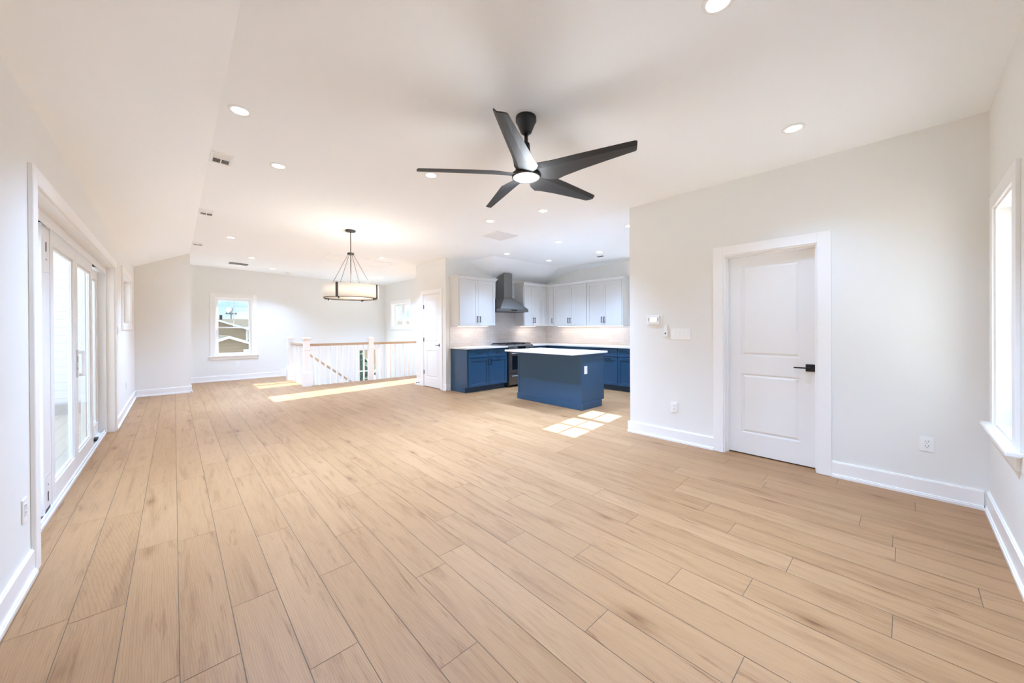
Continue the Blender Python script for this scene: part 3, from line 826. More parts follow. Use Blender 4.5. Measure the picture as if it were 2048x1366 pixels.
cabinet('wall_cabinet', 'white two-door wall cabinet at the right end of the row with the exposed side panel', kT(4.970), (UX+0.02, 4.970, VZ0), 0.905, 0.314, VZ0, VZ1, M_WCAB,
        [(0.003, 0.442, VZ0+0.003, dz1, ('v', 0.408, VZ0+0.13)), (0.442, 0.885, VZ0+0.003, dz1, ('v', 0.476, VZ0+0.13))])

def crown(name, pts, label, zb, close_left=False):
    """pts: polyline of the cabinet front (x,y) with outward offset; simple stepped cove"""
    r = thing(name, label, 'moulding', (pts[0][0], pts[0][1], zb))
    prof = [(0.000, 0.0), (0.006, 0.0), (0.012, 0.020), (0.030, 0.045), (0.040, 0.055), (0.040, 0.068), (0.000, 0.068)]
    n = len(pts); vs, fs = [], []
    dirs = [((pts[i+1][0]-pts[i][0]), (pts[i+1][1]-pts[i][1])) for i in range(n-1)]
    dirs = [(a/math.hypot(a, b), b/math.hypot(a, b)) for a, b in dirs]
    norms = [(b, -a) for a, b in dirs]     # right-hand side
    for i, p in enumerate(pts):
        if i == 0: nn = norms[0]; k = 1
        elif i == n-1: nn = norms[-1]; k = 1
        else:
            a, b = norms[i-1], norms[i]; nn = (a[0]+b[0], a[1]+b[1]); l = math.hypot(*nn); nn = (nn[0]/l, nn[1]/l); k = 1/max(0.3, nn[0]*a[0]+nn[1]*a[1])
        for d, z in prof: vs.append((p[0]+nn[0]*d*k, p[1]+nn[1]*d*k, zb+z))
    q = len(prof)
    for i in range(n-1):
        for j in range(q):
            fs.append((i*q+j, i*q+(j+1) % q, (i+1)*q+(j+1) % q, (i+1)*q+j))
    fs.append(tuple(range(q))); fs.append(tuple(range((n-1)*q, n*q))[::-1])
    m = MB(); m._add(vs, fs); m.build('cornice', M_WCAB, r)
    return r
crown('crown_moulding', [(4.275, YK, ), (4.275, UY), (5.250, UY), (5.250, YK)], 'white crown moulding on top of the wall cabinet left of the hood', UZ1-0.002)
crown('crown_moulding', [(6.145, YK), (6.145, UY), (UX, UY), (UX, 4.065), (XK, 4.065)], 'long L-shaped white crown moulding over the wall cabinets right of the hood', UZ1-0.002)

# base cabinets, range wall
BYF = 5.93; CT = 0.915
cabinet('base_cabinet', 'navy base cabinet with two drawers and two doors left of the range', T_range(4.285, BYF+0.02), (4.285, BYF+0.02, 0), 1.075, 0.579, 0, CT-0.032, M_NAVY,
        [(0.030, 0.552, 0.115, 0.690, ('v', 0.552-0.035, 0.600)), (0.555, 1.065, 0.115, 0.690, ('v', 0.555+0.035, 0.600))],
        [(0.030, 0.552, 0.705, 0.862, ('h', 0.291, 0.785)), (0.555, 1.065, 0.705, 0.862, ('h', 0.81, 0.785))], toe=0.105)
cabinet('base_cabinet', 'navy corner base cabinet right of the range', T_range(6.145, BYF+0.02), (6.145, BYF+0.02, 0), 0.535, 0.579, 0, CT-0.032, M_NAVY,
        [(0.010, 0.495, 0.115, 0.862)], toe=0.105)
BXF = 6.66
def bT(y): return T_side(y, BXF+0.02)
cabinet('base_cabinet', 'navy base cabinet under the counter in the kitchen corner, behind the island', bT(YK-0.001), (BXF+0.02, YK, 0), 1.404, 0.619, 0, CT-0.032, M_NAVY,
        [(0.63, 1.40, 0.115, 0.690)], [(0.63, 1.40, 0.705, 0.862)], toe=0.105)
cabinet('base_cabinet', 'navy sink base cabinet with a false drawer front behind the island', bT(5.125), (BXF+0.02, 5.125, 0), 0.677, 0.619, 0, CT-0.032, M_NAVY,
        [(0.003, 0.674, 0.115, 0.690)], [(0.003, 0.674, 0.705, 0.862, ('h', 0.34, 0.785))], toe=0.105)
cabinet('base_cabinet', 'navy base cabinet with a horizontal pull atop its door, right of the island', bT(4.446), (BXF+0.02, 4.446, 0), 0.445, 0.619, 0, CT-0.032, M_NAVY,
        [(0.003, 0.442, 0.115, 0.690, ('h', 0.21, 0.655))], [(0.003, 0.442, 0.705, 0.862, ('h', 0.21, 0.785))], toe=0.105)
cabinet('base_cabinet', 'navy base cabinet at the right end, partly hidden by the wall corner', bT(3.999), (BXF+0.02, 3.999, 0), 0.90, 0.619, 0, CT-0.032, M_NAVY,
        [(0.003, 0.450, 0.115, 0.690), (0.450, 0.897, 0.115, 0.690)], [(0.003, 0.450, 0.705, 0.862, ('h', 0.30, 0.785)), (0.450, 0.897, 0.705, 0.862)], toe=0.105)
m = MB(); m.box(4.262, 5.368, BYF-0.022, YK, CT-0.032, CT)
tag(m.build('countertop', M_QUARTZ, bevel=0.003, seg=2), 'white quartz countertop left of the range', 'countertop')
m = MB(); m.prism([(6.140, BYF-0.022, CT-0.032), (BXF-0.022, BYF-0.022, CT-0.032), (BXF-0.022, 3.09, CT-0.032), (XK, 3.09, CT-0.032), (XK, YK, CT-0.032), (6.140, YK, CT-0.032)], (0, 0, 0.032))
tag(m.build('countertop', M_QUARTZ, bevel=0.003, seg=2), 'L-shaped white quartz countertop from the range round the kitchen corner', 'countertop')

# backsplash
m = MB(); m.box(4.262, XK-0.012, YK-0.011, YK-0.001, CT+0.001, 1.361)
tag(m.build('backsplash', M_TILE), 'glossy pale handmade tile backsplash behind the range', 'backsplash')
m = MB(); m.box(5.251, 6.144, YK-0.011, YK-0.001, 1.362, 1.99)
tag(m.build('backsplash', M_TILE), 'grey-looking tile panel directly under and behind the steel hood', 'backsplash')
m = MB(); m.box(XK-0.011, XK-0.001, 3.1, YK-0.012, CT+0.001, 1.28); m.box(XK-0.011, XK-0.001, 4.07, YK-0.012, 1.28, 1.354)
tag(m.build('backsplash', M_TILE), 'glossy pale tile backsplash under the long row of wall cabinets', 'backsplash')
for loc, sx, sy, lab in (((4.76, 6.36, UZ0-0.014), 0.80, 0.03, 'slim warm light bar under the wall cabinet left of the hood'),
                         ((6.45, 6.36, UZ0-0.014), 0.50, 0.03, 'slim warm light bar under the wall cabinet right of the hood'),
                         ((7.12, 5.05, VZ0-0.014), 0.03, 1.80, 'long slim warm light bar under the row of wall cabinets')):
    r = thing('under_cabinet_light', lab, 'light', loc)
    MB().box(loc[0]-sx/2-0.01, loc[0]+sx/2+0.01, loc[1]-sy/2-0.01, loc[1]+sy/2+0.01, loc[2]+0.004, loc[2]+0.014).build('housing', M_PLAST, r)
    MB().box(loc[0]-sx/2, loc[0]+sx/2, loc[1]-sy/2, loc[1]+sy/2, loc[2], loc[2]+0.004).build('led_strip', M_LEDWARM, r)
    add_lamp('AREA', 'lamp', r, (0, 0, -0.004), 0.65*max(sx, sy), (1, 0.82, 0.66), sx=sx, sy=sy)

# range
def build_range():
    x0, x1, yf = 5.375, 6.133, 5.895
    r = thing('range', 'stainless steel gas range with black grates and front knobs', 'range', ((x0+x1)/2, yf, 0))
    m = MB(); m.box(x0, x1, yf+0.03, YK-0.012, 0.03, 0.915); m.build('range_body', M_BRONZE, r)
    m = MB(); m.box(x0+0.005, x1-0.005, yf, yf+0.03, 0.305, 0.775); d = m.build('oven_door', M_STEEL, r, bevel=0.004, seg=2)
    MB().box(x0+0.10, x1-0.10, yf-0.003, yf, 0.385, 0.690).build('oven_window', M_GLASSBLK, d)
    h = MB(); h.cyl((x0+0.04, yf-0.050, 0.745), (x1-0.04, yf-0.050, 0.745), 0.011, n=14); h.box(x0+0.06, x0+0.085, yf-0.05, yf, 0.737, 0.753); h.box(x1-0.085, x1-0.06, yf-0.05, yf, 0.737, 0.753); h.build('oven_handle', M_STEEL, d)
    m = MB(); m.box(x0+0.005, x1-0.005, yf, yf+0.03, 0.055, 0.292); d = m.build('warming_drawer', M_STEEL, r, bevel=0.004, seg=2)
    h = MB(); h.cyl((x0+0.04, yf-0.050, 0.248), (x1-0.04, yf-0.050, 0.248), 0.011, n=14); h.box(x0+0.06, x0+0.085, yf-0.05, yf, 0.240, 0.256); h.box(x1-0.085, x1-0.06, yf-0.05, yf, 0.240, 0.256); h.build('drawer_handle', M_STEEL, d)
    MB().box(x0, x0+0.004, yf+0.002, yf+0.03, 0.03, 0.80).build('side_trim', M_STEEL, r); MB().box(x1-0.004, x1, yf+0.002, yf+0.03, 0.03, 0.80).build('side_trim', M_STEEL, r)
    # sloped control panel
    m = MB(); m.prism([(x0-0.006, yf-0.012, 0.800), (x0-0.006, yf+0.05, 0.800), (x0-0.006, yf+0.05, 0.938), (x0-0.006, yf+0.020, 0.938), (x0-0.006, yf-0.012, 0.905)], (x1-x0+0.012, 0, 0))
    cp = m.build('control_panel', M_STEEL, r, bevel=0.003)
    MB().box(x0+0.245, x1-0.245, yf-0.0145, yf-0.010, 0.812, 0.900).build('display', M_GLASSBLK, cp)
    for kx in (0.05, 0.125, 0.20):
        for xx in (x0+kx, x1-kx):
            k = MB(); k.cyl((xx, yf-0.012, 0.855), (xx, yf-0.022, 0.855), 0.027, n=20); k.cyl((xx, yf-0.022, 0.855), (xx, yf-0.052, 0.855), 0.021, 0.019, n=20)
            k.build('knob', M_STEEL, cp)
    MB().box(x0-0.006, x1+0.006, yf+0.05, YK-0.012, 0.915, 0.934).build('cooktop', M_STEEL, r, bevel=0.003)
    for gx0 in (x0+0.008, x0+0.258, x0+0.508):
        gx1 = gx0+0.242; m = MB()
        m.box(gx0, gx1, yf+0.07, yf+0.085, 0.945, 0.966); m.box(gx0, gx1, 6.45, 6.465, 0.945, 0.966); m.box(gx0, gx0+0.014, yf+0.07, 6.465, 0.945, 0.966); m.box(gx1-0.014, gx1, yf+0.07, 6.465, 0.945, 0.966)
        for yy in (6.06, 6.21, 6.36): m.box(gx0, gx1, yy-0.006, yy+0.006, 0.950, 0.968)
        m.box((gx0+gx1)/2-0.006, (gx0+gx1)/2+0.006, yf+0.07, 6.465, 0.950, 0.968)
        for xx in (gx0+0.007, gx1-0.007):
            for yy in (yf+0.08, 6.457): m.box(xx-0.007, xx+0.007, yy-0.007, yy+0.007, 0.934, 0.946)
        g = m.build('burner_grate', M_GRATE, r)
    for bx_, by_ in ((x0+0.13, 6.08), (x0+0.13, 6.34), (x1-0.13, 6.08), (x1-0.13, 6.34), ((x0+x1)/2, 6.21)):
        MB().lathe([(0.045, 0), (0.045, 0.010), (0.030, 0.014), (0.0, 0.014)], (bx_, by_, 0.934), n=20).build('burner', M_GRATE, r)
    for xx in (x0+0.03, x1-0.03):
        for yy in (yf+0.08, YK-0.06): MB().cyl((xx, yy, 0), (xx, yy, 0.03), 0.015, n=10).build('foot', M_BLACK, r)
build_range()

def build_hood():
    x0, x1, yf, yb = 5.262, 6.135, 6.035, YK-0.011
    xc = 5.672
    r = thing('range_hood', 'stainless steel chimney hood on the wall above the range', 'range hood', (xc, YK, 1.68))
    m = MB(); m.box(x0, x1, yf, yb, 1.682, 1.745); lip = m.build('hood_rim', M_STEEL, r, bevel=0.002)
    m = MB(); m.hexa([(x0, yf, 1.745), (x1, yf, 1.745), (x1, yb, 1.745), (x0, yb, 1.745)], [(xc-0.13, 6.225, 2.012), (xc+0.13, 6.225, 2.012), (xc+0.13, yb, 2.012), (xc-0.13, yb, 2.012)]); m.build('hood_canopy', M_STEEL, r)
    m = MB(); m.hexa([(xc-0.127, 6.23, 2.012), (xc+0.127, 6.23, 2.012), (xc+0.127, yb, 2.012), (xc-0.127, yb, 2.012)], [(xc-0.127, 6.23, 2.575), (xc+0.127, 6.23, 2.575), (xc+0.127, yb, 2.470), (xc-0.127, yb, 2.470)]); m.build('chimney', M_STEEL, r, bevel=0.002)
    for k in (0, 1): MB().box(x0+0.05+k*0.40, x0+0.42+k*0.40, yf+0.05, yb-0.05, 1.676, 1.684).build('filter', M_BRONZE, r)
    MB().box(xc-0.09, xc+0.09, yf-0.002, yf, 1.702, 1.724).build('control_strip', M_GLASSBLK, r)
build_hood()

# island
def build_island():
    x0, x1, y0, y1 = 4.69, 5.31, 3.45, 4.89
    r = thing('kitchen_island', 'blue kitchen island with a white countertop in front of the range', 'kitchen island', ((x0+x1)/2, (y0+y1)/2, 0))
    m = MB(); m.box(x0, x1, y0, y1, 0.105, 0.883); m.box(x0, x1-0.08, y0, y1, 0, 0.105); m.build('island_body', M_NAVY, r, bevel=0.001)
    m = MB(); m.box(x0-0.016, x0, y0-0.016, y1+0.016, 0, 0.108); m.box(x0, x1-0.08, y0-0.016, y0, 0, 0.108); m.box(x0, x1-0.08, y1, y1+0.016, 0, 0.108); m.build('base_trim', M_NAVY, r, bevel=0.003)
    for ya, yb in ((y0-0.004, y0+0.035), (y1-0.035, y1+0.004)): MB().box(x0-0.006, x0, ya, yb, 0.108, 0.883).build('corner_trim', M_NAVY, r, bevel=0.001)
    m = MB(); m.box(4.395, 5.345, 3.395, 4.935, 0.883, 0.913); m.build('countertop', M_QUARTZ, r, bevel=0.003, seg=2)
    T = T_isl(y0, x1)
    for k in range(2):
        shaker(T, r, 0.01+k*0.715, 0.715+k*0.715, 0.115, 0.690, M_NAVY, 'door', ('v', 0.69 if k == 0 else 0.75, 0.60))
        shaker(T, r, 0.01+k*0.715, 0.715+k*0.715, 0.705, 0.862, M_NAVY, 'drawer', ('h', 0.36+k*0.715, 0.785), fr=0.04)
build_island()

# ------------------------------------------------------------------ outlets, switches
def wall_plate(kind, name, label, T, loc, w=0.075, h=0.118, gangs=1, cat='outlet', group=None, M=None):
    """T(u,d,z): centred on the plate, d toward the room"""
    r = thing(name, label, cat, loc, group)
    M = M or M_PLAST
    MB(T).box(-w/2, w/2, 0, 0.006, -h/2, h/2).build('cover_plate', M, r, bevel=0.002, seg=2)
    for g in range(gangs):
        c = (g-(gangs-1)/2)*0.046 if gangs > 1 else 0
        if kind == 'switch':
            MB(T).box(c-0.0165, c+0.0165, 0.006, 0.009, -0.033, 0.033).build('rocker', M, r, bevel=0.001)
        elif kind in ('outlet', 'blank_outlet'):
            if kind == 'blank_outlet': c = 0.018
            o = MB(T).box(c-0.0165, c+0.0165, 0.006, 0.0085, -0.033, 0.033).build('receptacle', M, r, bevel=0.001)
            s = MB(T)
            for zz in (0.017, -0.017):
                s.box(c-0.008, c-0.0055, 0.008, 0.0092, zz, zz+0.009); s.box(c+0.0055, c+0.008, 0.008, 0.0092, zz, zz+0.008); s.box(c-0.002, c+0.002, 0.008, 0.0092, zz-0.011, zz-0.006)
            s.build('slot', M_DARKH, o)
    return r
def TX(x, y, z, s=-1): return lambda u, d, zz: (x+s*d, y+u, z+zz)      # on x = const wall
def TY(x, y, z, s=-1): return lambda u, d, zz: (x+u, y+s*d, z+zz)      # on y = const wall
def plateX(kind, name, label, x, y, z, s=-1, **k): return wall_plate(kind, name, label, TX(x, y, z, s), (x, y, z), **k)
def plateY(kind, name, label, x, y, z, s=-1, **k): return wall_plate(kind, name, label, TY(x, y, z, s), (x, y, z), **k)
plateX('outlet', 'wall_outlet', 'white duplex outlet low on the right wall, left of the two-panel door', XR, 1.783, 0.388, cat='outlet')
plateX('outlet', 'wall_outlet', 'larger white outlet plate low on the right wall, between the two-panel door and the corner', XR, -0.115, 0.403, w=0.076, h=0.113)
plateX('switch', 'light_switch', 'four-rocker white switch plate beside the thermostat on the right wall', XR, 1.707, 1.222, w=0.215, h=0.125, gangs=4, cat='switch')
plateY('switch', 'light_switch', 'white double switch plate on the far wall right of the window', 1.989, YF, 1.295, w=0.12, gangs=2, cat='switch')
plateY('outlet', 'wall_outlet', 'white outlet under the sill of the far window', 1.207, YF, 0.418)
plateX('outlet', 'wall_outlet', 'white outlet low on the left wall in front of the sliding door', XL, 3.035, 0.385, s=1)
plateX('switch', 'light_switch', 'white switch plate on the left wall just past the sliding door', XL, 7.29, 1.30, s=1, cat='switch')
plateX('outlet', 'wall_outlet', 'white outlet low on the left wall near the far corner', XL, 8.40, 0.42, s=1)
plateY('blank_outlet', 'wall_outlet', 'white outlet on the dark end of the blue kitchen island', 4.795, 3.45, 0.628, w=0.078, h=0.125)

def thermostat():
    T = TX(XR, 2.015, 1.387)
    r = thing('thermostat', 'white thermostat with a bright display on the right wall', 'thermostat', (XR, 2.015, 1.387))
    b = MB(T).box(-0.075, 0.075, 0, 0.026, -0.050, 0.050).build('thermostat_body', M_PLAST, r, bevel=0.005, seg=2)
    MB(T).box(-0.038, 0.038, 0.026, 0.0275, -0.018, 0.026).build('display', M_LCD, r)
    m = MB(T)
    for zz in (0.018, 0.004, -0.010):
        m.box(-0.060, -0.050, 0.026, 0.0275, zz-0.004, zz+0.003); m.box(0.050, 0.060, 0.026, 0.0275, zz-0.004, zz+0.003)
    m.build('button', M_GREYVENT, r)
    MB(T).box(-0.10, 0.09, 0, 0.004, -0.062, 0.058).build('mounting_plate', M_PLAST, r, bevel=0.002)
thermostat()
def remote():
    T = TX(XR, 1.872, 1.262)
    r = thing('fan_remote', 'slim white fan remote in a wall cradle between thermostat and switches', 'remote control', (XR, 1.872, 1.262))
    MB(T).box(-0.025, 0.025, 0, 0.022, -0.068, -0.005).build('cradle', M_PLAST, r, bevel=0.003, seg=2)
    MB(T).box(-0.020, 0.020, 0.004, 0.018, -0.062, 0.068).build('remote_body', M_PLAST, r, bevel=0.003, seg=2)
    MB(T).box(-0.008, 0.008, 0.022, 0.0235, -0.040, -0.025).build('button', M_GREYVENT, r)
remote()
r = thing('door_stop', 'small black-tipped spring door stop on the baseboard at the pantry corner', 'door stop', (XR, 7.66, 0.06))
MB().cyl((XR-0.014, 7.66, 0.06), (XR-0.018, 7.66, 0.06), 0.014, n=12).build('mount', M_BLACK, r)
MB().cyl((XR-0.018, 7.66, 0.06), (XR-0.075, 7.66, 0.06), 0.005, n=10).build('spring', M_STEEL, r)
MB().cyl((XR-0.075, 7.66, 0.06), (XR-0.090, 7.66, 0.06), 0.010, n=12).build('rubber_tip', M_BLACK, r)

# ------------------------------------------------------------------ ceiling fittings
LIGHTS = [
 (1.926, 0.607, 'recessed ceiling light cut by the top edge of the photo'),
 (0.364, 3.314, 'large recessed ceiling light on the left, nearest above the sliding door'),
 (0.755, 4.146, 'recessed ceiling light just right of the nearest air vent'),
 (1.921, 3.266, 'recessed ceiling light under the tip of the left-pointing fan blade'),
 (3.472, 0.573, 'recessed ceiling light on the right, above the two-panel door'),
 (3.489, 3.160, 'recessed ceiling light just below the right lower fan blade'),
 (3.281, 3.979, 'recessed ceiling light right above the square return grille'),
 (4.885, 2.736, 'recessed kitchen ceiling light half hidden by the right wall corner'),
 (4.877, 4.062, 'recessed ceiling light over the middle of the kitchen island'),
 (4.856, 5.367, 'recessed ceiling light above the range side of the kitchen, left of the hood chimney line'),
 (6.024, 5.288, 'recessed ceiling light near the kitchen ceiling slope, right of the hood'),
 (6.125, 4.065, 'recessed ceiling light beside the small kitchen air vent'),
 (0.728, 7.887, 'recessed ceiling light between the second and third air vents on the left'),
 (1.249, 9.696, 'recessed ceiling light in front of the dark slot vent'),
 (1.841, 10.912, 'recessed ceiling light closest to the far wall, by the smoke detector'),
 (3.244, 7.566, 'recessed ceiling light at the near edge of the attic hatch, right of the pendant'),
 (4.318, 10.078, 'recessed ceiling light deep in the stairwell above the small window'),
]
LG = 'recessed lights in the ceiling'
LAMP_SCALE = [1.0, 0.55, 0.65, 0.62, 0.15, 0.75, 0.8, 0.55, 0.42, 0.42, 0.42, 0.42, 1.1, 0.6, 0.6, 0.8, 0.9]
proto = None
for i, (x, y, lab) in enumerate(LIGHTS):
    z = zceil(x)
    if proto is None:
        proto = thing('recessed_light', lab, 'ceiling light', (x, y, z), LG)
        MB().lathe([(0.052, -0.004), (0.066, -0.006), (0.074, -0.001), (0.074, 0.002), (0.052, 0.002)], (x, y, z), n=32, closed=True).build('trim_ring', M_PLAST, proto)
        MB().lathe([(0.0, -0.0035), (0.053, -0.0035), (0.053, 0.001), (0.0, 0.001)], (x, y, z), n=32).build('lens', M_LENS, proto)
        lo = add_lamp('SPOT', 'lamp', proto, (0, 0, -0.010), K_CAN, (0.62, 0.955, 1.53), size=0.05)
        lo.data.spot_size = math.radians(112); lo.data.spot_blend = 1.0
    else:
        c_ = dup(proto, (x, y, z), lab)
        for ch in c_.children:      # lamp powers scaled one by one to balance the room brightness
            if ch.type == 'LIGHT': ch.data = ch.data.copy(); ch.data.energy = K_CAN*LAMP_SCALE[i]

def slope_tilt(x):   # ceiling falls gently toward +x
    return math.atan2(-(2.905-2.787), 3.92) if x > 0.25 else 0

def vent(x0, x1, y0, y1, label, name='air_vent', rows=1, split=True, tilt=True):
    xc, yc = (x0+x1)/2, (y0+y1)/2; z = zceil(xc)-0.002
    r = thing(name, label, 'air vent', (xc, yc, z))
    m = MB(); f = 0.022
    m.box(x0-f, x1+f, y0-f, y0, z-0.006, z+0.003); m.box(x0-f, x1+f, y1, y1+f, z-0.006, z+0.003); m.box(x0-f, x0, y0, y1, z-0.006, z+0.003); m.box(x1, x1+f, y0, y1, z-0.006, z+0.003)
    m.build('vent_frame', M_TRIM, r, bevel=0.002)
    MB().box(x0, x1, y0, y1, z+0.001, z+0.004).build('duct_backing', M_GREYVENT, r)  # dark sheet, its colour stands for the shade behind the louvres
    n = max(4, int((y1-y0)/0.018)); m = MB()
    for i in range(n):
        yy = y0+(i+0.5)*(y1-y0)/n; s_ = 0.007 if i < n/2 else -0.007
        m.hexa([(x0, yy-0.001+s_, z-0.007), (x1, yy-0.001+s_, z-0.007), (x1, yy+0.001+s_, z-0.007), (x0, yy+0.001+s_, z-0.007)],
               [(x0, yy-0.001-s_, z+0.001), (x1, yy-0.001-s_, z+0.001), (x1, yy+0.001-s_, z+0.001), (x0, yy+0.001-s_, z+0.001)])
    m.build('louvre', M_TRIM, r)
    if split: MB().box(xc-0.004, xc+0.004, y0, y1, z-0.008, z).build('centre_bar', M_TRIM, r)
    if tilt: r.rotation_euler.y = -slope_tilt(xc)
    return r
vent(0.275, 0.395, 4.24, 4.47, 'white ceiling air vent nearest the camera on the left')
vent(0.275, 0.395, 6.36, 6.60, 'white ceiling air vent second from the camera on the left')
vent(0.275, 0.395, 8.80, 9.04, 'small white ceiling air vent farthest along the left')
def slot_vent(x0, x1, y0, y1, label, slots, z=None, gap=0.03):
    xc, yc = (x0+x1)/2, (y0+y1)/2; z = zceil(xc)-0.002
    r = thing('slot_vent', label, 'air vent', (xc, yc, z))
    m = MB(); n = slots; w = (y1-y0)
    ys = [y0+w*(i)/n for i in range(n+1)]
    for yy in ys: m.box(x0, x1, yy-0.008, yy+0.008, z-0.006, z+0.003)
    m.box(x0-0.01, x0, y0-0.008, y1+0.008, z-0.006, z+0.003); m.box(x1, x1+0.01, y0-0.008, y1+0.008, z-0.006, z+0.003)
    m.build('vent_frame', M_TRIM, r)
    m = MB()
    for a, b in zip(ys, ys[1:]): m.box(x0, x1, a+0.008, b-0.008, z-0.003, z+0.002)
    m.build('slot', M_DARKH, r)
    r.rotation_euler.y = -slope_tilt(xc)
slot_vent(0.955, 1.315, 10.62, 10.93, 'dark two-slot linear vent on the ceiling near the far window', 2)
slot_vent(6.40, 6.48, 4.17, 4.34, 'small dark slot vent on the kitchen ceiling', 1)
# return grille
def return_grille():
    x0, x1, y0, y1 = 3.665, 4.07, 4.225, 4.655
    xc = (x0+x1)/2; z = zceil(xc)-0.002
    r = thing('return_air_grille', 'square white return air grille on the ceiling between fan and kitchen', 'air vent', (xc, (y0+y1)/2, z))
    m = MB(); f = 0.03
    m.box(x0, x1, y0, y0+f, z-0.008, z+0.003); m.box(x0, x1, y1-f, y1, z-0.008, z+0.003); m.box(x0, x0+f, y0+f, y1-f, z-0.008, z+0.003); m.box(x1-f, x1, y0+f, y1-f, z-0.008, z+0.003)
    m.build('grille_frame', M_TRIM, r, bevel=0.002)
    m = MB()
    for i in range(20):
        xx = x0+f+(i+0.5)*(x1-x0-2*f)/20; m.box(xx-0.007, xx+0.006, y0+f, y1-f, z-0.005, z-0.003)
    m.build('louvre', M_TRIM, r)
    MB().box(x0+f, x1-f, y0+f, y1-f, z, z+0.002).build('duct_backing', M_PLAST, r)
    m = MB(); m.box(x0+0.13, x0+0.137, y0+f, y1-f, z-0.007, z-0.002); m.box(x0+0.265, x0+0.272, y0+f, y1-f, z-0.007, z-0.002); m.build('cross_bar', M_TRIM, r)
    r.rotation_euler.y = -slope_tilt(xc)
return_grille()
def attic_hatch():
    x0, x1, y0, y1 = 2.34, 3.77, 7.93, 8.62
    xc = (x0+x1)/2; z = zceil(xc)-0.002
    r = thing('attic_hatch', 'white rectangular attic hatch with trim in the ceiling above the railing', 'hatch', (xc, (y0+y1)/2, z))
    f = 0.06; m = MB()
    m.box(x0, x1, y0, y0+f, z-0.012, z+0.004); m.box(x0, x1, y1-f, y1, z-0.012, z+0.004); m.box(x0, x0+f, y0+f, y1-f, z-0.012, z+0.004); m.box(x1-f, x1, y0+f, y1-f, z-0.012, z+0.004)
    m.build('hatch_trim', M_CEIL, r, bevel=0.002)
    MB().box(x0+f+0.004, x1-f-0.004, y0+f+0.004, y1-f-0.004, z-0.004, z+0.004).build('hatch_panel', M_CEIL, r)
    r.rotation_euler.y = -slope_tilt(xc)
attic_hatch()
z = zceil(2.27)
r = thing('smoke_detector', 'round white smoke detector on the ceiling by the far wall', 'smoke detector', (2.27, 11.29, z))
MB().lathe([(0.0, -0.036), (0.040, -0.036), (0.055, -0.028), (0.062, -0.006), (0.066, -0.004), (0.066, 0.003), (0.0, 0.003)], (2.27, 11.29, z), n=32).build('detector_body', M_PLAST, r)
MB().lathe([(0.0, -0.038), (0.008, -0.038), (0.008, -0.035), (0.0, -0.035)], (2.285, 11.26, z), n=12).build('test_button', M_GREYVENT, r)

